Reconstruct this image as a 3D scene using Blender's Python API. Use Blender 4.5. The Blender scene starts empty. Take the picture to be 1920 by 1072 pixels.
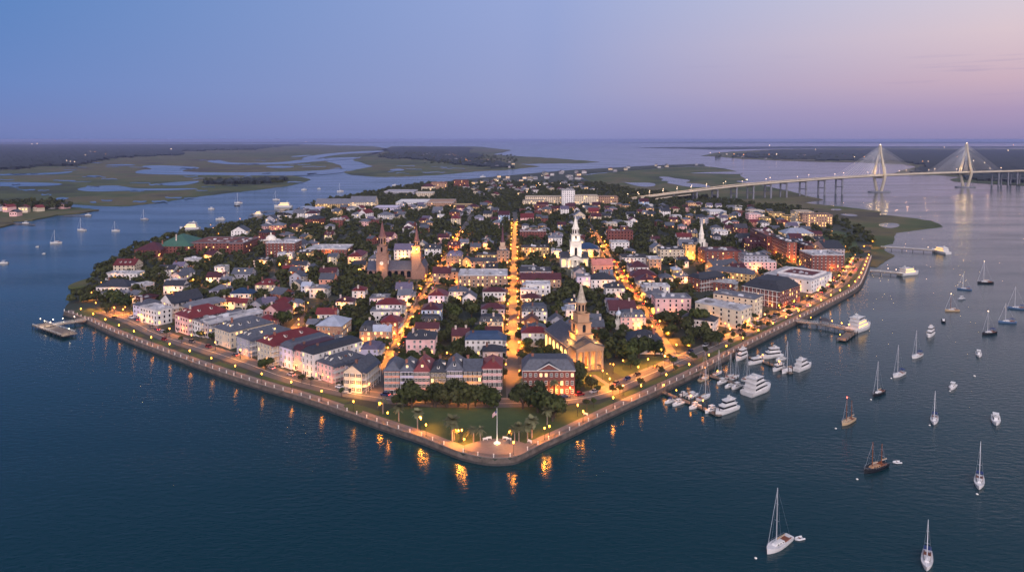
import bpy, math, random
import numpy as np
from mathutils import Vector
from mathutils.geometry import tessellate_polygon
R_ = random.Random(7)
SC = bpy.context.scene
COL = SC.collection

# ------------------------------------------------------------------ camera
F, YH, PITCH, CAMH = 1280.0, 261.5, math.radians(3.0), 120.0
CY = YH + F * math.tan(PITCH)
cd = bpy.data.cameras.new('camera')
cam = bpy.data.objects.new('camera', cd)
COL.objects.link(cam)
cam.location = (0, 0, CAMH)
cam.rotation_euler = (math.pi / 2 - PITCH, 0, 0)
cd.sensor_width = 36
cd.lens = 36 * F / 1920
cd.shift_y = -(536 - CY) / 1920
cd.clip_start = 1
cd.clip_end = 250000
SC.camera = cam

# ------------------------------------------------------------------ exposure / renderer
SC.view_settings.view_transform = 'Standard'
SC.view_settings.look = 'None'
SC.view_settings.exposure = 0.0
SC.view_settings.gamma = 1.0
SC.cycles.max_bounces = 5
SC.cycles.diffuse_bounces = 2
SC.cycles.glossy_bounces = 2
SC.cycles.transmission_bounces = 1
SC.cycles.transparent_max_bounces = 4
SC.cycles.volume_bounces = 0
SC.cycles.sample_clamp_indirect = 4
SC.cycles.sample_clamp_direct = 0
SC.cycles.caustics_reflective = False
SC.cycles.caustics_refractive = False
SC.cycles.use_denoising = True


def srgb(h):
    def f(c):
        c /= 255
        return c / 12.92 if c <= .04045 else ((c + .055) / 1.055) ** 2.4
    return tuple(f(int(h[i:i + 2], 16)) for i in (0, 2, 4)) + (1,)


# ------------------------------------------------------------------ dusk sky
W = bpy.data.worlds.new('World')
SC.world = W
W.use_nodes = True
nt = W.node_tree
nt.nodes.clear()


def nd(t, typ, **kw):
    n = t.nodes.new(typ)
    for k, v in kw.items():
        if k == 'ins':
            for kk, vv in v.items():
                n.inputs[kk].default_value = vv
        else:
            setattr(n, k, v)
    return n


def ramp(t, stops, interp='LINEAR'):
    n = t.nodes.new('ShaderNodeValToRGB')
    e = n.color_ramp.elements
    n.color_ramp.interpolation = interp
    while len(e) > 1:
        e.remove(e[-1])
    for i, (p, c) in enumerate(stops):
        el = e[0] if i == 0 else e.new(p)
        el.position = p
        el.color = srgb(c) if isinstance(c, str) else c
    return n


def mth(t, op, a, b=None, c=None, clamp=False):
    n = t.nodes.new('ShaderNodeMath')
    n.operation = op
    n.use_clamp = clamp
    for i, x in enumerate((a, b, c)):
        if x is None:
            continue
        if isinstance(x, (int, float)):
            n.inputs[i].default_value = x
        else:
            t.links.new(x, n.inputs[i])
    return n.outputs[0]


def mixc(t, fac, a, b, mode='MIX'):
    n = t.nodes.new('ShaderNodeMix')
    n.data_type = 'RGBA'
    n.blend_type = mode
    for i, x in ((0, fac), (6, a), (7, b)):
        if isinstance(x, (int, float)):
            n.inputs[i].default_value = x
        elif isinstance(x, tuple):
            n.inputs[i].default_value = x
        else:
            t.links.new(x, n.inputs[i])
    return n.outputs[2]


tc = nd(nt, 'ShaderNodeTexCoord')
sx = nd(nt, 'ShaderNodeSeparateXYZ')
nt.links.new(tc.outputs['Generated'], sx.inputs[0])
X_, Y_, Z_ = sx.outputs
zpos = mth(nt, 'MAXIMUM', Z_, 0.0)
el = mth(nt, 'POWER', zpos, 0.5)          # 0.2 -> .447 ; 1 -> 1
rl = ramp(nt, [(0, '6c7bb0'), (.12, '7482b8'), (.26, '6c88c2'), (.45, '5c86c2'), (.62, '44689a'), (1, '3c5c88')])
rm = ramp(nt, [(0, '8389bb'), (.12, '8c90c0'), (.26, '969eca'), (.45, '97a7d6'), (.62, '54729c'), (1, '3c5c88')])
rr = ramp(nt, [(0, '8c84ae'), (.1, '978cb4'), (.19, 'ad99ba'), (.27, 'cbb0c0'), (.36, 'dac6cf'), (.45, 'd3cfde'), (.62, '7a8ca8'), (1, '3c5c88')])
for r in (rl, rm, rr):
    nt.links.new(el, r.inputs[0])
az = mth(nt, 'ARCTAN2', X_, Y_)
f1 = mth(nt, 'MULTIPLY_ADD', az, 1.55, 1.0, True)
f2 = mth(nt, 'MULTIPLY_ADD', az, 1.75, -.09, True)
c1 = mixc(nt, f1, rl.outputs[0], rm.outputs[0])
c2 = mixc(nt, f2, c1, rr.outputs[0])
# thin cloud bars low over the right-hand horizon
mp = nd(nt, 'ShaderNodeMapping')
mp.inputs['Scale'].default_value = (3, 3, 70)
nt.links.new(tc.outputs['Generated'], mp.inputs[0])
nz = nd(nt, 'ShaderNodeTexNoise', ins={'Scale': 2.2, 'Detail': 4, 'Roughness': .5})
nt.links.new(mp.outputs[0], nz.inputs[0])
cl = mth(nt, 'MULTIPLY_ADD', nz.outputs[0], 5.0, -2.9, True)
band = mth(nt, 'MULTIPLY', mth(nt, 'MULTIPLY_ADD', zpos, 25, -1.0, True), mth(nt, 'MULTIPLY_ADD', zpos, -14, 1.8, True))
cl = mth(nt, 'MULTIPLY', mth(nt, 'MULTIPLY', cl, band), mth(nt, 'MULTIPLY', f2, .7))
c3 = mixc(nt, cl, c2, srgb('8f86b4'))
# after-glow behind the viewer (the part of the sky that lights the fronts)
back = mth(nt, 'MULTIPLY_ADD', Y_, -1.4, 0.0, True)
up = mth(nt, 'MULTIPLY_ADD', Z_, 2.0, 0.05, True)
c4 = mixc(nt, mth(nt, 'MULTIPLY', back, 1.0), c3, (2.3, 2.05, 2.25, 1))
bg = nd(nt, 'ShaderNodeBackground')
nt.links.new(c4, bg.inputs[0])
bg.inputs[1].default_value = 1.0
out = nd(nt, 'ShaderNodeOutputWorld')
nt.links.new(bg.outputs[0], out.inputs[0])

# faint last light of the sun, wide and soft, from behind on the right
sl = bpy.data.lights.new('sun', 'SUN')
sl.energy = 1.0
sl.angle = math.radians(40)
sl.color = (1, .84, .86)
sun = bpy.data.objects.new('sun', sl)
COL.objects.link(sun)
sun.rotation_euler = (math.radians(62), 0, math.radians(22))

LAND = 2.5


def ray(px, py):
    c, s = math.cos(PITCH), math.sin(PITCH)
    a, b = px - 960, CY - py
    return Vector((a, c * F + s * b, -s * F + c * b))


def at(px, py, z=LAND):
    r = ray(px, py)
    t = (z - CAMH) / r.z
    return Vector((r.x * t, r.y * t, z))


def pix(p):
    v = Vector(p) - Vector((0, 0, CAMH))
    c, s = math.cos(PITCH), math.sin(PITCH)
    d = v.y * c - v.z * s
    u = v.y * s + v.z * c
    return 960 + F * v.x / d, CY - F * u / d


# ------------------------------------------------------------------ materials
def mat(name):
    m = bpy.data.materials.new(name)
    m.use_nodes = True
    t = m.node_tree
    b = t.nodes['Principled BSDF']
    return m, t, b


def noise(t, scale, detail=3, coord='Object', rough=.55):
    c = nd(t, 'ShaderNodeTexCoord')
    n = nd(t, 'ShaderNodeTexNoise', ins={'Scale': scale, 'Detail': detail, 'Roughness': rough})
    if coord == 'World':
        g = nd(t, 'ShaderNodeNewGeometry')
        t.links.new(g.outputs['Position'], n.inputs[0])
    else:
        t.links.new(c.outputs[coord], n.inputs[0])
    return n.outputs[0]


def mapr(t, v, lo, hi, a=.3, b=.7):
    n = nd(t, 'ShaderNodeMapRange', ins={1: a, 2: b, 3: lo, 4: hi})
    t.links.new(v, n.inputs[0])
    return n.outputs[0]


def val_rgb(t, v):
    n = nd(t, 'ShaderNodeCombineColor')
    for i in range(3):
        t.links.new(v, n.inputs[i])
    return n.outputs[0]


def tinted(name, rough=.8, spread=.25, scale=.35, detail=5, course=0, metallic=0, bump=0):
    """surface that takes its colour from the object, weathered by noise"""
    m, t, b = mat(name)
    oi = nd(t, 'ShaderNodeObjectInfo')
    n1 = noise(t, scale, detail)
    v = mapr(t, n1, 1 - spread, 1 + spread)
    if course:
        c = nd(t, 'ShaderNodeTexCoord')
        w = nd(t, 'ShaderNodeTexWave', ins={'Scale': course, 'Distortion': 1.5, 'Detail': 2})
        w.bands_direction = 'Z' if course < 3 else 'X'
        t.links.new(c.outputs['Object'], w.inputs[0])
        v = mth(t, 'MULTIPLY', v, mapr(t, w.outputs[1], .8, 1.1, 0, 1))
    col = mixc(t, 1.0, oi.outputs['Color'], val_rgb(t, v), 'MULTIPLY')
    t.links.new(col, b.inputs['Base Color'])
    b.inputs['Roughness'].default_value = rough
    b.inputs['Metallic'].default_value = metallic
    return m


def plain(name, col, rough=.6, metallic=0, emit=None, strength=0, spread=.12, scale=.8):
    m, t, b = mat(name)
    c = srgb(col) if isinstance(col, str) else col
    n1 = noise(t, scale, 3)
    v = mapr(t, n1, 1 - spread, 1 + spread)
    t.links.new(mixc(t, 1.0, c, val_rgb(t, v), 'MULTIPLY'), b.inputs['Base Color'])
    b.inputs['Roughness'].default_value = rough
    b.inputs['Metallic'].default_value = metallic
    if emit:
        b.inputs['Emission Color'].default_value = emit
        b.inputs['Emission Strength'].default_value = strength
        try:
            m.cycles.emission_sampling = 'NONE'
        except Exception:
            pass
    return m


def patchy(name, stops, scale, rough=.9, detail=6, coord='World', bumpd=0):
    m, t, b = mat(name)
    n1 = noise(t, scale, detail, coord, .6)
    n2 = noise(t, scale * .13, 3, coord, .5)
    s = mth(t, 'ADD', mth(t, 'MULTIPLY', n1, .5), mth(t, 'MULTIPLY', n2, .5))
    r = ramp(t, stops)
    t.links.new(s, r.inputs[0])
    t.links.new(r.outputs[0], b.inputs['Base Color'])
    b.inputs['Roughness'].default_value = rough
    if bumpd:
        bp = nd(t, 'ShaderNodeBump', ins={'Strength': .6, 'Distance': bumpd})
        t.links.new(n1, bp.inputs['Height'])
        t.links.new(bp.outputs[0], b.inputs['Normal'])
    return m


M = {}
M['wall'] = tinted('painted_wall', .85, .16, .25)
M['brick'] = tinted('brick_wall', .9, .3, 1.2, 6)
M['slate'] = tinted('slate_roof', .6, .3, .8, 6, course=1.6)
M['seam'] = tinted('metal_roof', .45, .18, .3, 4, course=6, metallic=.2)
M['flat'] = tinted('flat_roof', .8, .3, .3, 6)
M['paint'] = tinted('gloss_paint', .3, .04, .5)
M['gel'] = tinted('boat_gelcoat', .35, .06, .6)
M['trim'] = plain('white_trim', 'd8d4cc', .6)
M['glass'] = plain('window_glass', '10141c', .12, spread=.3)
M['shutter'] = plain('dark_shutter', '20282a', .6)
M['lit'] = plain('lit_window', '604020', .5, emit=(1, .55, .17, 1), strength=2.6)
M['lamp'] = plain('lamp_glass', 'ffd090', .4, emit=(1, .38, .04, 1), strength=4.5)
M['plamp'] = plain('promenade_lamp_glass', 'ffd090', .4, emit=(1, .37, .02, 1), strength=18)
M['wlamp'] = plain('white_lamp_glass', 'ffffff', .4, emit=(1, .66, .34, 1), strength=6)
M['rlamp'] = plain('red_beacon_glass', 'ff2010', .4, emit=(1, .08, .05, 1), strength=12)
M['iron'] = plain('dark_iron', '15171a', .5)
M['stone'] = plain('sea_stone', '514841', .9, spread=.5, scale=.35)
M['wetstone'] = plain('wet_stone', '2a2826', .6, spread=.4, scale=.5)
M['wood'] = plain('dock_planks', '6d6258', .85, spread=.3, scale=1.5)
M['pile'] = plain('tarred_pile', '24211f', .8)
M['teak'] = plain('varnished_wood', '7a4526', .4)
M['alum'] = plain('bare_aluminium', 'c9c9cc', .35, .5)
M['chrome'] = plain('rubber', '0c0c0d', .7)
M['navy'] = plain('navy_canvas', '1d3263', .8)
M['canvas'] = plain('tan_canvas', '9a8468', .9)
M['concrete'] = plain('pale_concrete', 'b3a894', .8, spread=.15, scale=.1)
M['pierc'] = plain('grey_concrete', '6f7078', .8, spread=.2, scale=.1)
M['road'] = patchy('asphalt', [(.3, (.075, .07, .068, 1)), (.7, (.13, .12, .115, 1))], .6)
M['pave'] = patchy('promenade_paving', [(.3, '665c57'), (.7, '80746c')], .8)
M['lawn'] = patchy('lawn', [(.3, (.028, .05, .014, 1)), (.6, (.05, .075, .02, 1)), (.75, (.07, .085, .03, 1))], .25)
M['soil'] = patchy('city_ground', [(.35, (.016, .026, .014, 1)), (.55, (.035, .042, .03, 1)), (.7, (.08, .075, .068, 1))], .09)
M['marsh'] = patchy('marsh_grass', [(.40, (.022, .028, .008, 1)), (.47, (.05, .068, .011, 1)), (.53, (.095, .08, .028, 1)), (.60, (.032, .026, .018, 1))], .007)
M['farwood'] = patchy('far_forest', [(.3, (.004, .008, .009, 1)), (.7, (.012, .018, .014, 1))], .01)
M['mark'] = plain('road_marking', 'cfc8b8', .7)


def leaf_mat(name, a, b2):
    m, t, b = mat(name)
    oi = nd(t, 'ShaderNodeObjectInfo')
    g = nd(t, 'ShaderNodeNewGeometry')
    n1 = nd(t, 'ShaderNodeTexNoise', ins={'Scale': .6, 'Detail': 3})
    t.links.new(g.outputs['Position'], n1.inputs[0])
    f = mth(t, 'ADD', mth(t, 'MULTIPLY', oi.outputs['Random'], .5), mth(t, 'MULTIPLY', mapr(t, n1.outputs[0], 0, 1), .6), None, True)
    k = mth(t, 'MULTIPLY', mth(t, 'FRACT', mth(t, 'MULTIPLY', oi.outputs['Random'], 7.3)), .55)
    t.links.new(mixc(t, k, mixc(t, f, a, b2), (.05, .042, .018, 1)), b.inputs['Base Color'])
    b.inputs['Roughness'].default_value = .75
    b.inputs['Specular IOR Level'].default_value = .2
    return m


M['leaf'] = leaf_mat('oak_leaves', (.010, .020, .006, 1), (.060, .075, .018, 1))
M['palm'] = leaf_mat('palm_fronds', (.09, .10, .045, 1), (.20, .19, .10, 1))
M['bark'] = plain('bark', '4a3d31', .95, spread=.3)
M['palmbark'] = plain('palm_bark', '8a7868', .95, spread=.3)

# water
m, t, b = mat('harbour_water')
b.inputs['Base Color'].default_value = (.004, .027, .036, 1)
b.inputs['IOR'].default_value = 1.33
g = nd(t, 'ShaderNodeNewGeometry')
mp = nd(t, 'ShaderNodeMapping')
mp.inputs['Scale'].default_value = (.26, .6, .3)
mp.inputs['Rotation'].default_value = (0, 0, .35)
t.links.new(g.outputs['Position'], mp.inputs[0])
w1 = nd(t, 'ShaderNodeTexNoise', ins={'Scale': 1.0, 'Detail': 4, 'Roughness': .55})
t.links.new(mp.outputs[0], w1.inputs[0])
w2 = nd(t, 'ShaderNodeTexNoise', ins={'Scale': 1, 'Detail': 4, 'Roughness': .6})
mp2 = nd(t, 'ShaderNodeMapping')
mp2.inputs['Scale'].default_value = (.004, .016, .01)
mp2.inputs['Rotation'].default_value = (0, 0, .3)
t.links.new(g.outputs['Position'], mp2.inputs[0])
t.links.new(mp2.outputs[0], w2.inputs[0])
bp = nd(t, 'ShaderNodeBump', ins={'Strength': 1.0, 'Distance': .35})
t.links.new(w1.outputs[0], bp.inputs['Height'])
t.links.new(mapr(t, w2.outputs[0], .25, .85), bp.inputs['Strength'])
t.links.new(bp.outputs[0], b.inputs['Normal'])
t.links.new(mapr(t, w2.outputs[0], .04, .2), b.inputs['Roughness'])
M['water'] = m


# ------------------------------------------------------------------ mesh builder
class MB:
    def __init__(s):
        s.v, s.f, s.m = [], [], []

    def add(s, vs, fs, mi=0):
        o = len(s.v)
        s.v += [tuple(x) for x in vs]
        s.f += [tuple(o + i for i in f) for f in fs]
        s.m += [mi] * len(fs)

    def box(s, x0, x1, y0, y1, z0, z1, mi=0, tx=1, ty=1):
        cx, cy, hx, hy = (x0 + x1) / 2, (y0 + y1) / 2, (x1 - x0) / 2, (y1 - y0) / 2
        vs = [(cx + a * hx, cy + b * hy, z0) for a, b in ((-1, -1), (1, -1), (1, 1), (-1, 1))]
        vs += [(cx + a * hx * tx, cy + b * hy * ty, z1) for a, b in ((-1, -1), (1, -1), (1, 1), (-1, 1))]
        s.add(vs, [(3, 2, 1, 0), (4, 5, 6, 7), (0, 1, 5, 4), (1, 2, 6, 5), (2, 3, 7, 6), (3, 0, 4, 7)], mi)

    def tube(s, p, q, r0, r1=None, n=6, mi=0):
        r1 = r0 if r1 is None else r1
        p, q = Vector(p), Vector(q)
        d = (q - p).normalized()
        a = d.orthogonal().normalized()
        b = d.cross(a)
        vs = []
        for c, r in ((p, r0), (q, r1)):
            for k in range(n):
                t = 2 * math.pi * k / n
                vs.append(c + a * r * math.cos(t) + b * r * math.sin(t))
        fs = [(k, (k + 1) % n, n + (k + 1) % n, n + k) for k in range(n)]
        fs += [tuple(range(n))[::-1], tuple(range(n, 2 * n))]
        s.add(vs, fs, mi)

    def lathe(s, prof, n=8, cx=0, cy=0, mi=0, ph=0):
        vs, fs = [], []
        for r, z in prof:
            for k in range(n):
                t = 2 * math.pi * (k + ph) / n
                vs.append((cx + r * math.cos(t), cy + r * math.sin(t), z))
        for i in range(len(prof) - 1):
            for k in range(n):
                a, b = i * n + k, i * n + (k + 1) % n
                fs.append((a, b, b + n, a + n))
        fs.append(tuple(range(n))[::-1])
        fs.append(tuple(range((len(prof) - 1) * n, len(prof) * n)))
        s.add(vs, fs, mi)

    def prism(s, poly, z0, z1, mi=0):
        n = len(poly)
        vs = [(x, y, z0) for x, y in poly] + [(x, y, z1) for x, y in poly]
        fs = [(k, (k + 1) % n, n + (k + 1) % n, n + k) for k in range(n)]
        s.add(vs, fs, mi)
        for tri in tessellate_polygon([[Vector((x, y, 0)) for x, y in poly]]):
            o = len(s.v) - 2 * n
            s.f.append(tuple(o + n + i for i in tri))
            s.m.append(mi)

    def mesh(s, name, mats):
        me = bpy.data.meshes.new(name)
        me.from_pydata(s.v, [], s.f)
        for x in (mats if isinstance(mats, (list, tuple)) else [mats]):
            me.materials.append(x)
        if any(s.m):
            me.polygons.foreach_set('material_index', s.m)
        me.update()
        return me

    def obj(s, name, mats, parent=None, col=None):
        return put(name, s.mesh(name, mats), parent, col)


def put(name, me, parent=None, col=None, loc=None, rz=None, scale=None):
    o = bpy.data.objects.new(name, me)
    COL.objects.link(o)
    if parent:
        o.parent = parent
    if col:
        o.color = col
    if loc is not None:
        o.location = loc
    if rz is not None:
        o.rotation_euler = (0, 0, rz)
    if scale is not None:
        o.scale = scale
    return o


THINGS = []      # [object, category, describing phrase, group, anchor phrase or None]


def thing(name, loc, rz, cat, desc, group=None, anchor=None):
    o = bpy.data.objects.new(name, None)
    COL.objects.link(o)
    o.location = loc
    o.rotation_euler = (0, 0, rz)
    o.empty_display_size = .5
    return reg(o, cat, desc, group, anchor)


def reg(o, cat, desc, group=None, anchor=None, pos=None):
    THINGS.append([o, cat, desc, group, anchor, Vector(pos) if pos is not None else Vector(o.location)])
    return o


def setting(o, kind='structure', label=None):
    o['kind'] = kind
    if label:
        o['label'] = label
    return o


def copy_tree(src, loc, rz, s=1):
    c = src.copy()
    COL.objects.link(c)
    c.location = loc
    c.rotation_euler = (0, 0, rz)
    c.scale = (s, s, s)
    for ch in src.children:
        k = ch.copy()
        COL.objects.link(k)
        k.parent = c
        for g2 in ch.children:
            q = g2.copy()
            COL.objects.link(q)
            q.parent = k
    return c


def point_light(name, parent, loc, power, col=(1, .5, .12), rad=.25):
    l = bpy.data.lights.new(name, 'POINT')
    l.energy = power
    l.color = col
    l.shadow_soft_size = rad
    o = bpy.data.objects.new(name, l)
    COL.objects.link(o)
    o.parent = parent
    o.location = loc
    return o


# ------------------------------------------------------------------ setting: water, land, marsh
def sheet(name, pts, z, m, zb=None, kind='structure', px=True):
    P = [at(x, y, z) if px else Vector((x, y, z)) for x, y in pts]
    mb = MB()
    vs = list(P)
    tris = tessellate_polygon([P])
    fs = []
    for a, b_, c in tris:
        n = (P[b_] - P[a]).cross(P[c] - P[a])
        fs.append((a, b_, c) if n.z > 0 else (a, c, b_))
    mb.add(vs, fs)
    if zb is not None:
        n = len(P)
        mb.add(vs + [(p.x, p.y, zb) for p in P], [(k, (k + 1) % n, n + (k + 1) % n, n + k) for k in range(n)])
    return setting(mb.obj(name, m), kind)


def smooth(pts, it=2, closed=True):
    for _ in range(it):
        q = []
        n = len(pts)
        for i in range(n if closed else n - 1):
            a, b_ = pts[i], pts[(i + 1) % n]
            q.append((a[0] * .75 + b_[0] * .25, a[1] * .75 + b_[1] * .25))
            q.append((a[0] * .25 + b_[0] * .75, a[1] * .25 + b_[1] * .75))
        if not closed:
            q = [pts[0]] + q + [pts[-1]]
        pts = q
    return pts


def ragged(pts, amp=.6, step=9):
    """break a pixel outline into natural shoreline wiggles"""
    q = []
    n = len(pts)
    for i in range(n):
        a, b_ = pts[i], pts[(i + 1) % n]
        L = math.hypot(b_[0] - a[0], (b_[1] - a[1]) * 3)
        k = max(1, int(L / step))
        for j in range(k):
            f = j / k
            q.append((a[0] + (b_[0] - a[0]) * f + R_.uniform(-3, 3) * amp, a[1] + (b_[1] - a[1]) * f + R_.uniform(-.5, .5) * amp))
    return q


mb = MB()
S = 48000
mb.add([(-S, -600, 0), (S, -600, 0), (S, S, 0), (-S, S, 0)], [(0, 1, 2, 3)])
setting(mb.obj('water', M['water']))

WALL_L = [(120, 584), (141, 590), (159, 597), (201, 617), (243, 635), (321, 664), (374, 683), (426, 701), (493, 722), (560, 741), (640, 768), (729, 799), (789, 818), (834, 836)]
WALL_T = [(868, 849), (900, 856), (928, 859), (957, 857.5), (972, 853.5)]
WALL_R = [(990, 845), (1019, 830), (1064, 810), (1124, 781), (1180, 755), (1231, 732), (1311, 695), (1380, 658), (1494, 600), (1538, 578), (1598, 546), (1613, 534.5), (1622, 515), (1628, 499), (1634, 481)]
EDGE = WALL_L + WALL_T + WALL_R
SHORE = [(1632, 466), (1640, 448), (1612, 428), (1570, 410), (1500, 394), (1420, 386), (1350, 373), (1300, 366), (1230, 361), (1180, 355), (1120, 344), (1090, 335), (1085, 327), (1110, 323), (1160, 320), (1200, 317), (1250, 313), (1322, 310), (1318, 307.5), (1240, 309.5), (1160, 314), (1075, 318.5), (1010, 324), (930, 331), (860, 337.5), (800, 345), (740, 353), (690, 362), (655, 370), (600, 379), (585, 388), (556, 398), (530, 404), (505, 411), (470, 417), (436, 425), (400, 431), (385, 437), (340, 441), (300, 449), (262, 462), (238, 472), (215, 484), (200, 499), (185, 513), (160, 535), (135, 560), (123, 574)]
LANDPX = EDGE + SHORE
sheet('ground', LANDPX, LAND, M['soil'], -1)
LANDW = [(at(x, y).x, at(x, y).y) for x, y in LANDPX]

MARSH_L = [(-420, 269), (560, 270), (640, 273), (700, 274), (735, 280), (700, 290), (660, 297), (600, 300), (640, 310), (645, 318), (600, 327), (540, 328.5), (568, 332), (584, 337), (565, 343), (537, 349), (453, 359), (349, 371), (290, 381), (232, 386.5), (180, 385), (131, 382), (60, 375), (-420, 372)]
sheet('marsh', ragged(MARSH_L, .7), .5, M['marsh'], -1)
MARSH_M = [(643, 323), (660, 328), (705, 331.5), (762, 331), (819, 328), (900, 321), (946, 319), (1014, 312), (970, 307.5), (1024, 306.5), (1090, 306), (1126, 304), (1051, 297.5), (923, 290), (960, 282), (896, 275), (735, 274), (705, 285), (660, 300), (701, 312)]
sheet('marsh', ragged(MARSH_M, .6), .5, M['marsh'], -1)
MARSH_R = [(1085, 330), (1120, 346), (1180, 357), (1300, 370), (1420, 390), (1500, 398), (1570, 412), (1612, 430), (1636, 448), (1630, 466), (1630, 498), (1643, 500), (1660, 489), (1677, 479), (1660, 470), (1657, 459), (1674, 455), (1677, 444), (1682, 435), (1720, 430), (1769, 424), (1744, 413), (1688, 406), (1646, 402), (1652, 396), (1568, 386), (1520, 382), (1506, 379), (1545, 374), (1520, 369), (1481, 358.5), (1417, 345), (1398, 338), (1390, 330), (1384, 322), (1360, 316), (1324, 312), (1250, 315), (1160, 322)]
sheet('marsh', ragged(MARSH_R, .6), .6, M['marsh'], -1)
sheet('marsh', smooth([(123, 538), (140, 529), (175, 519), (200, 497), (210, 492), (215, 510), (190, 525), (165, 536), (145, 539)]), 1.2, M['marsh'], -1)
BANK = [(-420, 436), (0, 425), (30, 418), (20, 414), (60, 412), (110, 402), (150, 399), (185, 393), (150, 389.5), (131, 388), (100, 384), (60, 384), (0, 383), (-420, 382)]
sheet('ground', ragged(BANK, .5), 1.2, M['marsh'], -1)
FAR_R = [(1315, 292), (1345, 286), (1450, 280), (1600, 278), (2300, 280), (2300, 358), (1920, 348), (1850, 344), (1790, 340), (1780, 336), (1800, 332), (1760, 328), (1676, 326), (1690, 320), (1719, 312), (1690, 308), (1600, 304.5), (1512, 303), (1440, 300), (1390, 298), (1350, 294)]
sheet('ground', ragged(FAR_R, .5), .8, M['marsh'], -1)
sheet('ground', ragged([(1190, 277.5), (1240, 276), (1330, 275.5), (1500, 274.5), (2300, 275), (2300, 278), (1700, 277.5), (1450, 279), (1340, 281), (1280, 279)], .4), .8, M['farwood'], -1)
sheet('ground', [(1130, 267.6), (1300, 266.2), (1600, 265.8), (2300, 266.2), (2300, 268.5), (1700, 269), (1500, 268.4), (1300, 268)], 2, M['farwood'], -1)
sheet('ground', [(-500, 265.9), (500, 266.6), (800, 267.4), (500, 268.6), (-500, 268.9)], 2, M['farwood'], -1)

PONDS = [
    [(-60, 341), (32, 341), (127, 344), (100, 349), (0, 349.5), (-60, 348)],
    [(138, 356), (161, 350), (215, 347), (235, 350), (255, 354), (389, 352.5), (336, 357), (248, 357.5), (175, 360)],
    [(295, 344), (336, 341), (383, 338.5), (352, 347), (322, 348.5), (302, 347)],
    [(158, 333), (166, 328), (201, 331)],
    [(-60, 328), (100, 324), (134, 320.8), (138, 323), (110, 327), (0, 329.5), (-60, 330)],
    [(248, 325), (262, 318.5), (292, 317.5), (258, 311.5), (300, 309.5), (389, 314), (340, 319), (345, 322), (400, 323.7), (500, 323), (600, 320), (650, 315), (650, 323), (600, 328), (560, 329.5), (470, 329), (386, 328.5), (300, 327.5)],
    [(385, 303.5), (395, 300.5), (418, 301), (428, 305), (480, 306), (530, 304), (560, 300), (600, 297), (670, 294), (670, 298), (600, 302), (560, 306), (520, 308.5), (430, 309)],
    [(560, 299.5), (580, 292), (640, 285.5), (720, 282), (720, 285), (640, 289), (610, 294), (590, 298)],
    [(100, 375.5), (110, 369), (131, 371), (124, 374)],
    [(188, 310), (230, 307.5), (262, 309.5), (230, 311)],
    [(490, 312), (530, 310.5), (560, 313), (520, 316)],
    [(725, 319), (745, 316), (762, 318), (748, 321)],
    [(540, 294), (570, 290.8), (590, 291), (560, 294.5)],
    [(1232, 331.6), (1252, 331), (1268, 335), (1300, 338), (1280, 343), (1320, 345), (1338, 351), (1290, 351), (1268, 346), (1248, 343), (1256, 340), (1236, 339), (1246, 336)],
    [(1160, 339), (1175, 343), (1225, 342), (1232, 349), (1200, 351)],
    [(1280, 325), (1340, 322.5), (1392, 321.5), (1394, 327), (1340, 325.5)],
    [(1570, 401), (1600, 401), (1612, 405), (1590, 406)],
    [(1640, 420), (1680, 417), (1690, 424), (1665, 429)],
    [(1376, 339.5), (1400, 339), (1420, 345), (1395, 343)],
    [(1560, 391), (1580, 392), (1576, 395), (1556, 394)],
    [(1720, 409), (1752, 411), (1748, 414), (1728, 412)],
]
for i in range(64):
    for _ in range(30):
        cx_, cy_ = R_.uniform(-40, 640), R_.uniform(296, 380)
        if i > 54:
            cx_, cy_ = R_.uniform(700, 900), R_.uniform(300, 326)
        ok = False
        for P_ in (MARSH_L, MARSH_M):
            c_, j_ = False, len(P_) - 1
            for k_ in range(len(P_)):
                (x1, y1), (x2, y2) = P_[k_], P_[j_]
                if (y1 > cy_) != (y2 > cy_) and cx_ < (x2 - x1) * (cy_ - y1) / (y2 - y1) + x1:
                    c_ = not c_
                j_ = k_
            ok = ok or c_
        if ok:
            break
    L_ = R_.uniform(12, 46)
    th_ = R_.uniform(1.2, 2.8) * (cy_ - 262) / 90
    top_ = [(cx_ - L_ / 2 + L_ * k_ / 6, cy_ + R_.uniform(-1, 1)) for k_ in range(7)]
    PONDS.append(top_ + [(x_ + R_.uniform(-2, 2), y_ + th_ * R_.uniform(.5, 1.2)) for x_, y_ in top_[::-1]])
for p in PONDS:
    sheet('water', smooth(p, 2), .95, M['water'])
# ------------------------------------------------------------------ roads, promenade, park
def w2(x, y, z=LAND):
    p = at(x, y, z)
    return (p.x, p.y)


def offset(line, d):
    out = []
    n = len(line)
    for i in range(n):
        a, b_ = line[max(i - 1, 0)], line[min(i + 1, n - 1)]
        t = Vector((b_[0] - a[0], b_[1] - a[1])).normalized()
        out.append((line[i][0] - t.y * d, line[i][1] + t.x * d))
    return out


def strip(name, line, wl, wr, z, m, zb=None):
    """a band along a world polyline, wl to its left and wr to its right"""
    L, R2 = offset(line, wl), offset(line, -wr)
    n = len(line)
    mb = MB()
    vs = [(x, y, z) for x, y in R2] + [(x, y, z) for x, y in L]
    fs = [(i, i + 1, n + i + 1, n + i) for i in range(n - 1)]
    mb.add(vs, fs)
    if zb is not None:
        for Q, fl in ((R2, 0), (L, 1)):
            o = len(mb.v)
            mb.v += [(x, y, zb) for x, y in Q] + [(x, y, z) for x, y in Q]
            for i in range(n - 1):
                q = (o + i, o + i + 1, o + n + i + 1, o + n + i)
                mb.f.append(q[::-1] if fl else q)
                mb.m.append(0)
    return setting(mb.obj(name, m))


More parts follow.
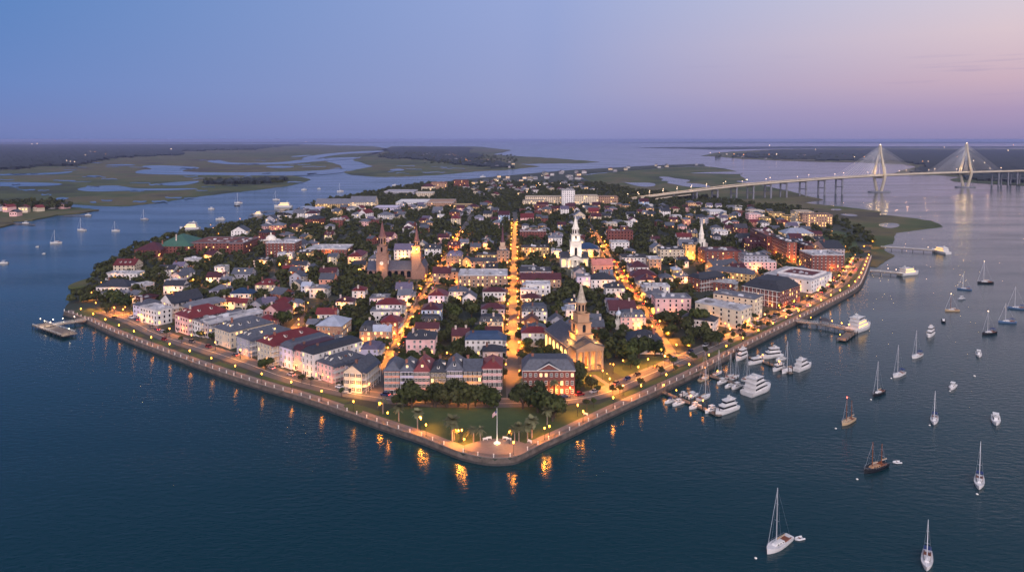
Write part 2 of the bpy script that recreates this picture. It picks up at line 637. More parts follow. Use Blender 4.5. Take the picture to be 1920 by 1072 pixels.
def resample(line, step):
    out = [line[0]]
    acc = 0
    for a, b_ in zip(line, line[1:]):
        L = math.dist(a, b_)
        t = step - acc
        while t <= L:
            f = t / L
            out.append((a[0] + (b_[0] - a[0]) * f, a[1] + (b_[1] - a[1]) * f))
            t += step
        acc = L - (t - step)
    return out


edge = [w2(*p) for p in EDGE]
edgeS = smooth(edge, 1, False)
# promenade: a paved walk on top of the wall (land lies to the left of the edge as it is listed)
strip('pavement', edgeS, 4.8, -0.75, LAND + .06, M['pave'], LAND - .3)

main_st = [w2(965, 752), (.3, 330), (.7, 500), (2.6, 760), (4.4, 1100)]
left_st = [w2(703, 742), w2(726, 690), (-66.6, 395), (-66.2, 520), (-65, 700), (-63, 900), (-61, 1060)]
right_st = [w2(1262, 668), w2(1236, 628), w2(1216, 600), (91, 520), (95, 640), (100, 773), (106, 960)]
cross_st = [w2(596, 573), w2(560, 606), w2(536, 640)]
cross2 = [(-66, 432), (1.8, 432)]
cross3 = [(-66, 527), (2.4, 527), (91, 530)]
cross4 = [(-255, 660), (-65, 655), (3, 650), (95, 652), (215, 640)]
cross5 = [(-230, 835), (3, 825), (101, 828), (290, 830)]
outer_st = [w2(452, 640), w2(418, 600), (-206, 620), (-202, 740), (-192, 900)]
front = [w2(192, 584), w2(243, 600), w2(295, 628), w2(373, 652), w2(452, 677), w2(540, 711), w2(643, 736), w2(700, 744), w2(745, 752), w2(850, 757), w2(945, 757), w2(1060, 752), w2(1130, 740), w2(1180, 718), w2(1262, 683), w2(1332, 652), w2(1400, 622), w2(1480, 586), w2(1550, 553), w2(1588, 520), w2(1612, 482)]
ROADS = [(main_st, 3.6), (left_st, 3.3), (right_st, 3.3), (cross_st, 3.2), (cross2, 3.0), (cross3, 3.0), (cross4, 3.2), (cross5, 3.2), (outer_st, 3.2), (front, 4.6)]
for i, (l, w) in enumerate(ROADS):
    strip('street', resample(smooth(l, 1, False), 6), w, w, LAND + .02 + .012 * i, M['road'])
for l, w in ((main_st, 3.6), (left_st, 3.3), (right_st, 3.3)):
    l2 = resample(l[1:], 8)
    for s in (1, -1):
        q = offset(l2, s * (w + .55))
        strip('pavement', q, .55, .55, LAND + .16, M['pave'], LAND)
f2 = resample(smooth(front, 1, False), 5)
strip('pavement', offset(f2, 5.6), .9, .9, LAND + .17, M['pave'], LAND)
strip('road_marking', f2, .12, .12, LAND + .16, M['mark'])

# verge of grass between promenade and front street, in pieces broken by paths
vl = [w2(*p) for p in WALL_L]
vl = resample(vl, 4)
vr = resample([w2(*p) for p in WALL_R], 4)
for v, cuts in ((vl, 9), (vr, 8)):
    n = len(v)
    k = n // cuts
    for i in range(cuts):
        seg = v[i * k + 1:(i + 1) * k]
        if len(seg) > 2:
            strip('lawn', offset(seg, 7.0), 1.6, 1.6, LAND + .1, M['lawn'], LAND)

# the point: lawn, plaza, hedge line
PARK = [(712, 778), (700, 782), (757, 800), (812, 822), (850, 838), (900, 848), (960, 848), (1000, 832), (1050, 809), (1098, 786), (1140, 764), (1150, 756), (1060, 760), (1000, 763), (900, 764), (800, 764), (742, 760)]
sheet('lawn', smooth(PARK, 1), LAND + .04, M['lawn'])
sheet('lawn', smooth([(640, 758), (668, 756), (684, 764), (676, 776), (655, 770)], 1), LAND + .09, M['lawn'])
PLAZA = [(858, 838), (884, 830), (905, 824), (932, 821), (960, 824), (984, 830), (1000, 836), (972, 851), (930, 856), (900, 852), (874, 845)]
sheet('pavement', smooth(PLAZA, 1), LAND + .13, M['pave'])
sheet('lawn', smooth([(1095, 700), (1132, 694), (1165, 720), (1150, 728), (1100, 734), (1090, 715)], 1), LAND + .07, M['lawn'])
sheet('lawn', smooth([(1140, 690), (1180, 676), (1250, 665), (1240, 690), (1175, 712)], 1), LAND + .075, M['lawn'])
sheet('lawn', smooth([(135, 582), (165, 578), (200, 580), (170, 594), (150, 592)], 1), LAND + .07, M['lawn'])
sheet('lawn', smooth([(1590, 500), (1612, 470), (1600, 440), (1560, 430), (1520, 440), (1560, 470)], 1), LAND + .07, M['lawn'])
for a, b_ in (((1112, 703), (1150, 728)),):
    strip('path', [w2(*a), w2(*b_)], 1.1, 1.1, LAND + .14, M['pave'])

# sea wall
sw = thing('seawall', at(932, 858), 0, 'seawall', 'long grey stone seawall with pale coping edging the promenade around the point', None, 'the seawall')
b0 = sw.location


def loc_(l):
    return [(x - b0.x, y - b0.y) for x, y in l]


E = loc_(edgeS)
n = len(E)
mb = MB()
bat = offset(E, -1.1)
vs = [(x, y, -1.5 - LAND) for x, y in bat] + [(x, y, -1.1) for x, y in offset(E, -.25)] + [(x, y, .1) for x, y in E] + [(x, y, .1) for x, y in offset(E, .7)]
mb.add(vs, [(r * n + i, r * n + i + 1, (r + 1) * n + i + 1, (r + 1) * n + i) for r in range(3) for i in range(n - 1)])
mb.obj('wall_face', M['stone'], sw)
mb = MB()
low = offset(E, -1.3)
vs = [(x, y, -4) for x, y in low] + [(x, y, -1.75) for x, y in offset(E, -.75)]
mb.add(vs, [(i, i + 1, n + i + 1, n + i) for i in range(n - 1)])
mb.obj('wet_footing', M['wetstone'], sw)
mb = MB()
vs = [(x, y, z) for d, z in ((-.35, .05), (-.35, .32), (.8, .32), (.8, .05)) for x, y in offset(E, d)]
mb.add(vs, [(r * n + i, r * n + i + 1, (r + 1) * n + i + 1, (r + 1) * n + i) for r in range(3) for i in range(n - 1)])
mb.obj('coping', M['pave'], sw)


def railing(pts, desc):
    base = Vector((pts[0][0], pts[0][1], LAND))
    t = thing('railing', base, 0, 'railing', desc)
    P = [(x - base.x, y - base.y) for x, y in offset(resample(pts, 6.2), .25)]
    pm = MB()
    pm.box(-.16, .16, -.16, .16, .3, 1.45)
    pm.box(-.22, .22, -.22, .22, 1.45, 1.6)
    pmesh = pm.mesh('post', M['trim'])
    for x, y in P:
        put('post', pmesh, t, None, (x, y, 0))
    for z in (.75, 1.15):
        r = MB()
        for a, b_ in zip(P, P[1:]):
            r.tube((a[0], a[1], z), (b_[0], b_[1], z), .045, n=4)
        r.obj('rail', M['iron'], t)


railing([w2(*p) for p in WALL_L], 'long promenade railing of white posts on the seawall west of the point')
railing([w2(*p) for p in WALL_T], 'short curved railing of white posts around the flagpole plaza')
railing([w2(*p) for p in WALL_R], 'long promenade railing of white posts on the seawall beside the marina docks')


def inpoly(x, y, P):
    c = False
    j = len(P) - 1
    for i in range(len(P)):
        xi, yi = P[i]
        xj, yj = P[j]
        if (yi > y) != (yj > y) and x < (xj - xi) * (y - yi) / (yj - yi) + xi:
            c = not c
        j = i
    return c


def dseg(x, y, a, b_):
    dx, dy = b_[0] - a[0], b_[1] - a[1]
    L = dx * dx + dy * dy
    t = 0 if L == 0 else max(0, min(1, ((x - a[0]) * dx + (y - a[1]) * dy) / L))
    return math.hypot(x - a[0] - t * dx, y - a[1] - t * dy)


def droad(x, y):
    return min(min(dseg(x, y, a, b_) for a, b_ in zip(l, l[1:])) - w for l, w in ROADS)


def dedge(x, y):
    return min(dseg(x, y, a, b_) for a, b_ in zip(edge, edge[1:]))
# ------------------------------------------------------------------ buildings
WC = {'W': ('white', 'cfcac6', 'wall'), 'C': ('cream', 'c4b49c', 'wall'), 'P': ('pink', 'd2a7a2', 'wall'), 'L': ('lilac', 'bfb8cc', 'wall'), 'B': ('red brick', '6e4038', 'brick'),
      'T': ('tan brick', '9c7c66', 'brick'), 'Y': ('yellow', 'b89a68', 'wall'), 'G': ('grey', '96949c', 'wall'), 'S': ('salmon', 'd08f78', 'wall'), 'O': ('peach', 'd0a57c', 'wall'),
      'K': ('olive', '6a664e', 'wall'), 'D': ('dark brick', '4a2e2c', 'brick'), 'U': ('pale blue', '9fb0c6', 'wall'), 'N': ('brown', '574036', 'wall')}
RC = {'s': ('slate', '4a4d56', 'slate'), 'd': ('dark', '2f3138', 'slate'), 'r': ('red', '6c2e2e', 'seam'), 'm': ('maroon', '4f2c30', 'seam'), 'g': ('grey', '6c6d75', 'seam'),
      'w': ('white', 'a6a5a8', 'flat'), 'b': ('blue', '2f435f', 'seam'), 'p': ('pale metal', 'a3a9b6', 'seam'), 'n': ('green', '466857', 'seam'), 'k': ('pink', 'c07a6c', 'seam'), 'f': ('charcoal', '36363c', 'flat'),
      'v': ('purple grey', '5d566a', 'slate')}
RT = {'h': 'hipped', 'x': 'gabled', 'y': 'front gabled', 'f': 'flat', 'm': 'mansard', 't': 'flat topped', 'a': 'arched'}
FOOT = []      # (cx, cy, rot, w, d)
_wm = {}


def win_mesh(kind):
    """unit window, 1 wide 1 high, facing -Y; frame ring and recessed pane"""
    if kind in _wm:
        return _wm[kind]
    lit = kind.endswith('lit')
    if kind.startswith('frame'):
        mb = MB()
        for x0, x1, z0, z1 in ((-.62, -.5, -.06, 1.06), (.5, .62, -.06, 1.06), (-.5, .5, 1.0, 1.08), (-.5, .5, -.1, 0), (-.04, .04, 0, 1), (-.5, .5, .48, .53)):
            mb.box(x0, x1, -.09, .06, z0, z1)
        me = mb.mesh('window_frame', M['trim'])
    elif kind.startswith('pane'):
        mb = MB()
        mb.box(-.5, .5, -.03, .03, 0, 1)
        me = mb.mesh('pane', M['lit' if lit else 'glass'])
    elif kind == 'shutter':
        mb = MB()
        mb.box(-.22, .22, -.1, -.02, 0, 1)
        me = mb.mesh('shutter', M['shutter'])
    else:
        mb = MB()
        mb.box(-.5, .5, -.06, .05, 0, 1, 0)
        if kind.startswith('whole'):
            mb.box(-.66, .66, -.1, -.02, 1, 1.1, 1)
            mb.box(-.66, .66, -.14, -.02, -.12, 0, 1)
        me = mb.mesh('window', [M['lit' if lit else 'glass'], M['trim']])
    _wm[kind] = me
    return me


def windows(t, w, d, h, faces, rng, floors=None, pitch=2.6, ww=1.05, near=True, lit=.1, sh=False, z0=.9, cap=96, cols=None):
    floors = floors or max(1, round(h / 3.1))
    fh = h / floors
    cnt = 0
    for fc in faces:
        span = w if fc in 'fb' else d
        nc = cols if (cols and fc in 'fb') else max(1, int((span - .9) / pitch))
        for k in range(floors):
            for c in range(nc):
                if cnt >= cap:
                    return
                if rng.random() < .05 and not cols:
                    continue
                u = -span / 2 + span * (c + .5) / nc
                z = k * fh + min(z0, fh * .3)
                hh = min(1.75, fh * .56) * (.85 if k == floors - 1 else 1)
                if fc == 'f':
                    p, rz = (u, -d / 2, z), 0
                elif fc == 'b':
                    p, rz = (u, d / 2, z), math.pi
                elif fc == 'r':
                    p, rz = (w / 2, u, z), math.pi / 2
                else:
                    p, rz = (-w / 2, u, z), -math.pi / 2
                L = 'lit' if rng.random() < lit else ''
                if near:
                    o = put('window', win_mesh('frame'), t, None, p, rz, (ww, 1, hh))
                    put('pane', win_mesh('pane' + L), o)
                    if sh:
                        for s in (-1, 1):
                            put('shutter', win_mesh('shutter'), o, None, (s * .86, 0, 0))
                else:
                    put('window', win_mesh(('whole' if span > 8 else 'bare') + L), t, None, p, rz, (ww, 1, hh))
                cnt += 1


def cells(mb, w, d, h, floors, pitch, rng, lit):
    """four connected wall faces ruled into bays whose openings are glazed (far buildings)"""
    zs = [0]
    fh = h / floors
    for k in range(floors):
        zs += [k * fh + fh * .3, k * fh + fh * .78]
    zs.append(h)
    idx = {}

    def vid(p):
        key = tuple(round(x, 3) for x in p)
        if key not in idx:
            idx[key] = len(mb.v)
            mb.v.append(key)
        return idx[key]
    for fc in range(4):
        span = w if fc % 2 == 0 else d
        n = max(1, int(span / pitch))
        us = [-span / 2]
        for c in range(n):
            m_ = -span / 2 + span * (c + .5) / n
            us += [m_ - .55, m_ + .55]
        us.append(span / 2)
        for i in range(len(us) - 1):
            for j in range(len(zs) - 1):
                q = []
                for u, z in ((us[i], zs[j]), (us[i + 1], zs[j]), (us[i + 1], zs[j + 1]), (us[i], zs[j + 1])):
                    q.append(vid([(u, -d / 2, z), (w / 2, u, z), (-u, d / 2, z), (-w / 2, -u, z)][fc]))
                mb.f.append(tuple(q))
                mb.m.append((2 if rng.random() < lit else 1) if i % 2 == 1 and j % 2 == 1 else 0)


def hip_roof(mb, w, d, z, rh, o=.45, flat=0.0, mi=0):
    W2, D2 = w / 2 + o, d / 2 + o
    r = min(W2, D2) * (1 - flat)
    a, b_ = W2 - r, D2 - r
    a, b_ = max(a, .02), max(b_, .02)
    vs = [(-W2, -D2, z - .22), (W2, -D2, z - .22), (W2, D2, z - .22), (-W2, D2, z - .22), (-W2, -D2, z), (W2, -D2, z), (W2, D2, z), (-W2, D2, z),
          (-a, -b_, z + rh), (a, -b_, z + rh), (a, b_, z + rh), (-a, b_, z + rh)]
    mb.add(vs, [(3, 2, 1, 0), (0, 1, 5, 4), (1, 2, 6, 5), (2, 3, 7, 6), (3, 0, 4, 7), (4, 5, 9, 8), (5, 6, 10, 9), (6, 7, 11, 10), (7, 4, 8, 11), (8, 9, 10, 11)], mi)


def gable_roof(mb, w, d, z, rh, along, o=.4, mi=0):
    W2, D2 = w / 2 + o, d / 2 + o
    k = rh * (1 + o / (w / 2 if along == 'y' else d / 2))
    z0 = z + rh - k
    t = .2
    if along == 'y':
        pr = [(-W2, z0), (0, z + rh), (W2, z0), (W2, z0 - t), (0, z + rh - t - .02), (-W2, z0 - t)]
        vs = [(x, y, q) for y in (-D2, D2) for x, q in pr]
    else:
        pr = [(-D2, z0), (0, z + rh), (D2, z0), (D2, z0 - t), (0, z + rh - t - .02), (-D2, z0 - t)]
        vs = [(y, -x, q) for y in (-W2, W2) for x, q in pr]
    fs = [(i, (i + 1) % 6, 6 + (i + 1) % 6, 6 + i) for i in range(6)]
    fs = [f[::-1] for f in fs] + [(0, 1, 4, 5), (1, 2, 3, 4), (11, 10, 7, 6), (10, 9, 8, 7)]
    mb.add(vs, fs, mi)


def dormer(roof, x, y, z, rcol, rz=0, lit=False):
    mb = MB()
    mb.box(-.6, .6, -.6, 1.2, 0, 1.3)
    vs = [(-.75, -.75, 1.25), (.75, -.75, 1.25), (0, -.75, 2.0), (-.75, 1.5, 1.25), (.75, 1.5, 1.25), (0, 1.5, 2.0)]
    mb.add(vs, [(0, 1, 2), (5, 4, 3), (0, 2, 5, 3), (1, 4, 5, 2), (0, 3, 4, 1)], 1)
    mb.add([(-.4, -.62, .25), (.4, -.62, .25), (.4, -.62, 1.15), (-.4, -.62, 1.15)], [(0, 1, 2, 3)], 2)
    me = mb.mesh('dormer', [M['trim'], M['slate'], M['lit' if lit else 'glass']])
    o = put('dormer', me, roof, rcol, (x, y, z), rz)
    return o


def building(cx, cy, rz, w, d, h, code, dorm=0, name='house', floors=None, desc=None, anchor=None, group=None, faces=None, lit=.1, sh=False, pitch=None, rh=None, chim=1, cat=None, cols=None, z=LAND, rng=R_, foot=True, doorless=False):
    wc, rc, rt = code[0], code[1], code[2]
    if foot:
        FOOT.append((cx, cy, rz, w, d))
    wn, wcol, wm = WC[wc]
    rn, rcol, rm = RC[rc]
    jit = rng.uniform(.88, 1.08)
    wcol = tuple(min(1, c * jit) for c in srgb(wcol)[:3]) + (1,)
    rj = rng.uniform(.85, 1.2)
    rcol = tuple(min(1, c * rj) for c in srgb(rcol)[:3]) + (1,)
    dist = math.hypot(cx, cy)
    sz = 'large' if w * d > 330 else ('small' if w * d < 90 else '')
    fl = floors or max(1, round(h / 3.1))
    if desc is None:
        desc = f"{sz + ' ' if sz else ''}{wn} {name.replace('_', ' ')} with {rn} {RT[rt]} roof"
        if anchor is None and foot:
            anchor = f"the {wn} {name.replace('_', ' ')} with {rn} {RT[rt]} roof"
    t = thing(name, (cx, cy, z), rz, cat or ('house' if name.endswith('house') else 'building'), desc, group, anchor)
    far = dist > 760
    rh_ = rh if rh is not None else {'h': .27, 'x': .32, 'y': .36, 'f': 0, 'm': 0, 't': .2, 'a': .22}[rt] * min(w, d)
    mb = MB()
    hw = h + (1.0 if rt == 'f' else 0)
    pit = pitch or (2.6 if dist < 500 else 3.2)
    if far:
        cells(mb, w, d, h, fl, 3.4, rng, lit)
        if rt == 'f':
            mb.box(-w / 2, w / 2, -d / 2, d / 2, h, h + .6)
    else:
        mb.box(-w / 2, w / 2, -d / 2, d / 2, 0, h)
    if rt == 'y':
        for s in (-1, 1):
            y = s * d / 2
            f = [(-w / 2, y, h), (w / 2, y, h), (0, y, h + rh_)]
            mb.add(f, [(0, 1, 2) if s < 0 else (2, 1, 0)])
    if rt == 'x':
        for s in (-1, 1):
            x = s * w / 2
            f = [(x, -d / 2, h), (x, d / 2, h), (x, 0, h + rh_)]
            mb.add(f, [(0, 1, 2) if s > 0 else (2, 1, 0)])
    mb.obj('wall', [M[wm], M['glass'], M['lit']], t, wcol)
    # roof
    mb = MB()
    rmat = M[rm]
    if rt == 'h':
        hip_roof(mb, w, d, h + .22, rh_)
    elif rt == 't':
        hip_roof(mb, w, d, h + .22, rh_, .35, .55)
    elif rt in 'xy':
        gable_roof(mb, w, d, h + .02, rh_, rt)
    elif rt == 'm':
        hip_roof(mb, w, d, h + .22, 2.6, .3, .72)
        k = min(w, d) * .72 / 2
        hip_roof(mb, w - min(w, d) * .28 - .2, d - min(w, d) * .28 - .2, h + 2.9, .9, 0, .3)
    elif rt == 'a':
        n = 9
        for i in range(n):
            a0, a1 = math.pi * i / n, math.pi * (i + 1) / n
            q = [(-(w / 2 + .3) * math.cos(a), h + rh_ * math.sin(a)) for a in (a0, a1)]
            mb.add([(q[0][0], -d / 2 - .3, q[0][1]), (q[1][0], -d / 2 - .3, q[1][1]), (q[1][0], d / 2 + .3, q[1][1]), (q[0][0], d / 2 + .3, q[0][1])], [(3, 2, 1, 0)])
    else:
        mb.box(-w / 2 + .3, w / 2 - .3, -d / 2 + .3, d / 2 - .3, h - .1, h + .12)
        for x0, x1, y0, y1 in ((-w / 2 - .15, w / 2 + .15, -d / 2 - .15, -d / 2 + .3), (-w / 2 - .15, w / 2 + .15, d / 2 - .3, d / 2 + .15), (-w / 2 - .15, -w / 2 + .3, -d / 2 + .3, d / 2 - .3), (w / 2 - .3, w / 2 + .15, -d / 2 + .3, d / 2 - .3)):
            mb.box(x0, x1, y0, y1, h + .02, h + .95)
    rmats = [rmat]
    roof = mb.obj('roof', rmats, t, rcol)
    if rt == 'f' and w * d > 60 and dist < 1000:
        for i in range(min(9, int(2 + w * d / 90))):
            bx, by = rng.uniform(-w * .38, w * .38), rng.uniform(-d * .38, d * .38)
            s1, s2, s3 = rng.uniform(.6, 1.8), rng.uniform(.6, 1.8), rng.uniform(.5, 1.7)
            u = MB()
            u.box(bx - s1, bx + s1, by - s2, by + s2, h + .1, h + .1 + s3)
            u.box(bx - s1 * .5, bx + s1 * .5, by - s2 * .5, by + s2 * .5, h + .1 + s3, h + .3 + s3)
            g_ = rng.uniform(.15, .6)
            u.obj('roof_unit', M['flat'], roof, (g_, g_, g_ * 1.05, 1))
    elif rt != 'f' and dist < 850:
        for i in range(chim):
            sx_ = rng.choice((-1, 1)) if i == 0 else -sx_
            along = w >= d if rt in 'ht' else rt == 'x'
            px_, py_ = (sx_ * w * .3, rng.uniform(-.1, .1) * d) if along else (rng.uniform(-.1, .1) * w, sx_ * d * .3)
            u = MB()
            zt = h + rh_ + 1.1 if rt != 'm' else h + 5
            u.box(px_ - .55, px_ + .55, py_ - .4, py_ + .4, h + .3, zt)
            u.box(px_ - .65, px_ + .65, py_ - .5, py_ + .5, zt, zt + .25)
            u.obj('chimney', M['brick'], roof, srgb(rng.choice(('8a5a4a', 'b8a89c', '6a4a40'))))
        for i in range(dorm):
            if rt in 'hm' or rt == 'x':
                u = (i + .5) / dorm * w - w / 2
                if rt == 'm':
                    dormer(roof, u * .86, -d / 2 + .35, h + .55, rcol, 0, rng.random() < .3)
                else:
                    dormer(roof, u * .66, -d / 2 + min(w, d) * .2, h + .22 + rh_ * .34, rcol, 0, rng.random() < .25)
        if dorm and rt in 'hy' and d > w * 1.3:
            for i in range(dorm):
                v = (i + .5) / dorm * d * .62 - d * .31
                dormer(roof, w / 2 - w * .2, v, h + .22 + rh_ * .36, rcol, math.pi / 2, rng.random() < .2)
    # openings
    if not far:
        if faces is None:
            faces = 'f'
            # the side turned to open ground in front, then the other one on near houses
            nrm = {'r': (math.cos(rz), math.sin(rz)), 'l': (-math.cos(rz), -math.sin(rz))}
            sd = 'r' if nrm['r'][0] * -cx + nrm['r'][1] * -cy > 0 else 'l'
            faces += sd
        windows(t, w, d, h, faces, rng, fl, pit, near=dist < 430, lit=lit, sh=sh, cols=cols)
        if dist < 600 and name.endswith('house') and name != 'row_house' and d > 8 and rng.random() < .5:
            sd = 1 if faces and 'r' in faces else -1
            gm = MB()
            x0, x1 = sorted((sd * w / 2, sd * (w / 2 + 2.1)))
            lv = max(2, fl) if h > 6 else 1
            for k in range(1, lv + 1):
                z1 = (h - .4) * k / lv
                gm.box(x0, x1, -d / 2 + .2, d / 2 - 1.5, z1 - .2, z1)
            n_ = max(3, int(d / 2.6))
            for k in range(n_):
                yy = -d / 2 + .4 + (d - 2.2) * k / (n_ - 1)
                xx = sd * (w / 2 + 1.95)
                gm.box(xx - .1, xx + .1, yy - .1, yy + .1, 0, h - .6)
            for k in range(lv):
                zz = (h - .4) * k / lv
                xx = sd * (w / 2 + 1.95)
                gm.box(xx - .04, xx + .04, -d / 2 + .5, d / 2 - 1.8, zz + .85, zz + .95)
            gm.obj('gallery', M['wall'], t, srgb('c4c0ba'))
            ro = MB()
            xa, xb = sd * (w / 2 + .1), sd * (w / 2 + 2.4)
            ro.add([(xa, -d / 2, h + .1), (xb, -d / 2, h - .4), (xb, d / 2 - 1.3, h - .4), (xa, d / 2 - 1.3, h + .1), (xa, -d / 2, h - .1), (xb, -d / 2, h - .55), (xb, d / 2 - 1.3, h - .55), (xa, d / 2 - 1.3, h - .1)], [(0, 1, 2, 3), (7, 6, 5, 4), (0, 4, 5, 1), (1, 5, 6, 2), (2, 6, 7, 3)])
            ro.obj('gallery_roof', M['seam'], t, rcol)
        if dist < 1000 and rng.random() < (.4 if name == 'row_house' else .8):  # added lamps on random fronts, there to spread an amber glow
            pl_ = MB()
            pl_.lathe([(.05, 0), (.2, .1), (.2, .4), (.05, .5)], 8)
            ux = rng.uniform(-.3, .3) * w
            lo_ = put('added_porch_lamp', pl_.mesh('added_porch_lamp', M['lamp']), t, None, (ux, -d / 2 - .35, 2.5))
            point_light('added_wash_light', t, (ux, -d / 2 - 2.4, 3.2), rng.choice((600, 1100, 1900, 3000)) * (.4 if name == 'seafront_house' else (1 if dist < 600 else 1.6)), (1, .36, .05), .2)  # added wash light, clear of the lamp body, turning wall and ground orange
        if dist < 520 and w > 5 and not doorless:
            dm = MB()
            dm.box(-.55, .55, -.12, .03, 0, 2.3, 0)
            dm.box(-.8, .8, -.2, .02, 2.3, 2.5, 1)
            dm.box(-.9, .9, -1.0, .02, -.02, .16, 1)
            put('door', dm.mesh('door', [M['shutter'], M['trim']]), t, None, (-w / 2 + w / max(2, int((w - .9) / pit)), -d / 2, .0))
    return t


def A(xl, xr, ye, h, d, code, dorm=0, **k):
    p, q = at(xl, ye, LAND + h), at(xr, ye, LAND + h)
    return building((p.x + q.x) / 2, p.y + d / 2, 0, q.x - p.x, d, h, code, dorm, **k)


def Q(px, py, h, w, d, a, code, dorm=0, **k):
    n = at(px, py, LAND + h)
    a = math.radians(a)
    cx = n.x - math.cos(a) * w / 2 + math.sin(a) * d / 2
    cy = n.y + math.sin(a) * w / 2 + math.cos(a) * d / 2
    return building(cx, cy, -a, w, d, h, code, dorm, **k)


# row of narrow houses behind the park
ROW = [(720, 749, 695.5, 11.2, 15, 'Ssh', 'salmon pink row house with slate hipped roof at the open end of the row'),
       (750, 776, 695.5, 11.2, 15, 'Lsh', 'pale lilac row house with one dormer, second from the salmon pink one'),
       (776.6, 806, 696, 11.2, 16, 'Prh', 'pink row house with red hipped roof in the row behind the park'),
       (806.8, 836, 697.5, 11, 13, 'Kdh', 'olive row house with lit upper windows and dark roof'),
       (836.8, 867.6, 694, 11.6, 16, 'Lsh', 'white lilac row house with tall dark slate roof and single dormer'),
       (868.6, 903.5, 694.5, 11.6, 14, 'Osx', 'peach coloured row house with grey gabled roof'),
       (904.5, 941, 690, 12.6, 14, 'Prh', 'tall pinkish white row house with red roof on the street corner')]
ROWT = []
for i, (xl, xr, ye, h, d, code, ds) in enumerate(ROW):
    ROWT.append(A(xl, xr, ye, h, d, code, 1 if i in (1, 2, 3, 4) else 0, name='row_house', desc=ds, floors=4, sh=True, cols=4, faces='fr' if i == 6 else ('fl' if i == 0 else 'f'), lit=.04 if i != 3 else .3, group='row houses behind the park', rh={0: 3.4, 1: 3.2, 2: 4.2, 3: 3.2, 4: 4.2, 5: 3.4, 6: 3.2}[i], cat='house'))
mb = MB()
mb.add([(-5, -7.7, 11.5), (5, -7.7, 11.5), (0, -7.7, 14.3), (-5, -7.45, 11.5), (5, -7.45, 11.5), (0, -7.45, 14.3)], [(0, 1, 2), (5, 4, 3), (0, 3, 4, 1)])
PEDM = mb.mesh('gable', M['brick'])
mb = MB()
vs = [(-5.6, -8, 11.5), (0, -8, 14.65), (5.6, -8, 11.5), (-5.6, -1, 11.5), (0, -1, 14.65), (5.6, -1, 11.5)]
mb.add(vs + [(x, y, z + .3) for x, y, z in vs], [(6, 7, 10, 9), (7, 8, 11, 10), (0, 1, 7, 6), (1, 2, 8, 7), (9, 10, 4, 3), (10, 11, 5, 4)])
PEDR = mb.mesh('gable_roof', M['slate'])
mb = MB()
for s in (-1, 1):
    mb.tube((s * 5.6, -8.05, 11.5), (0, -8.05, 14.6), .2, n=4)
mb.box(-12.3, 12.3, -7.8, -7.52, 11.2, 11.5)
PEDT = mb.mesh('cornice', M['trim'])
# houses along the seawall street, from the far corner to the park
K = dict(name='seafront_house')
Q(268, 575, 9, 12, 14, 33, 'Lsh', **K)
Q(293.5, 583, 9.5, 19, 10, 33, 'Wwf', **K)
Q(322, 568, 10.5, 14, 22, 34, 'Wdy', **K)
Q(350, 577, 7.5, 9, 28, 36, 'Cgh', **K)
Q(352, 596, 10.5, 16, 25, 38, 'Prh', 2, **K)
Q(375, 604, 9, 9.5, 30, 38, 'Wgf', **K)
Q(390, 606, 9, 8.5, 36, 38, 'Gwf', **K)
Q(431, 623, 9.5, 17, 27, 39, 'Csh', 3, **K)
Q(466, 637, 9.5, 12.5, 26, 39, 'Gsh', 2, **K)
Q(506, 647, 11.5, 12, 31, 39, 'Crh', 2, **K)
Q(546, 655, 10.5, 11, 26, 39, 'Lst', **K)
Q(568.5, 660, 10.5, 10, 22, 39, 'Pmt', **K)
Q(587.5, 665, 12, 10, 30, 39, 'Wdt', **K)
Q(622, 686, 8.6, 12, 20, 39, 'Psh', 2, **K)
Q(650, 684, 7.5, 7.5, 14, 39, 'Lsh', **K)
Q(678, 698, 10, 9, 19, 12, 'Csy', name='corner_house', desc='cream corner house with slate gabled roof, lit by street lamps where two streets meet', sh=True, anchor='the cream corner house', lit=.05)
# blocks behind
A(676, 708, 654, 8, 12, 'Lvh'); A(761, 815, 636, 8.5, 13, 'Pdh', 2, name='mansion'); A(778, 822, 615, 6.5, 8, 'Gmx'); A(790, 826, 581, 9, 14, 'Umh'); A(787, 824, 603, 5.5, 8, 'Udm', 3)
A(803, 833, 554, 9, 15, 'Lrh', lit=.3); A(905, 948, 547, 7, 9, 'Wmh'); A(902, 946, 579, 7, 10, 'Gmh'); A(899, 943, 603, 6, 9, 'Cdm', 3); A(910, 941, 621, 5, 7, 'Pmx')
A(872, 942, 637, 9, 12, 'Wbt'); A(905, 942, 659, 7, 9, 'Gdh'); A(694, 749, 584, 8, 9, 'Wgf'); A(705, 753, 571, 11, 11, 'Wrh'); A(674, 697, 621, 9, 13, 'Tdm', 1, lit=.6)
A(698, 732, 620, 9, 8, 'Tpx', lit=.5); A(714, 746, 603, 10, 11, 'Brh', lit=.3); A(979, 1026, 584, 8, 15, 'Wsm', 4); A(984, 1010, 601, 5, 9, 'Nmy'); A(978, 1030, 624, 8, 9, 'Wrh')
A(1061, 1078, 581, 9, 11, 'Wpf'); A(1060, 1079, 612, 8, 9, 'Wgy'); A(1143, 1193, 581, 9, 15, 'Gmx'); A(1164, 1211, 595, 8, 10, 'Psm', 4); A(1178, 1243, 640, 7, 16, 'Wdh', 2, name='mansion', lit=.25)
A(1100, 1128, 600, 6, 10, 'Gsx'); A(1033, 1056, 600, 6, 9, 'Gsy')
BRK = A(980, 1078, 694, 11.5, 15, 'Bst', 0, name='brick_building', desc='three storey red brick building with white windows and slate roof facing the park', anchor='the red brick building facing the park', floors=3, cols=10, faces='flr', lit=.18, chim=1, rh=4)
put('gable', PEDM, BRK, WC['B'][1] and srgb(WC['B'][1])); put('gable_roof', PEDR, BRK, srgb('3c4049')); put('cornice', PEDT, BRK)
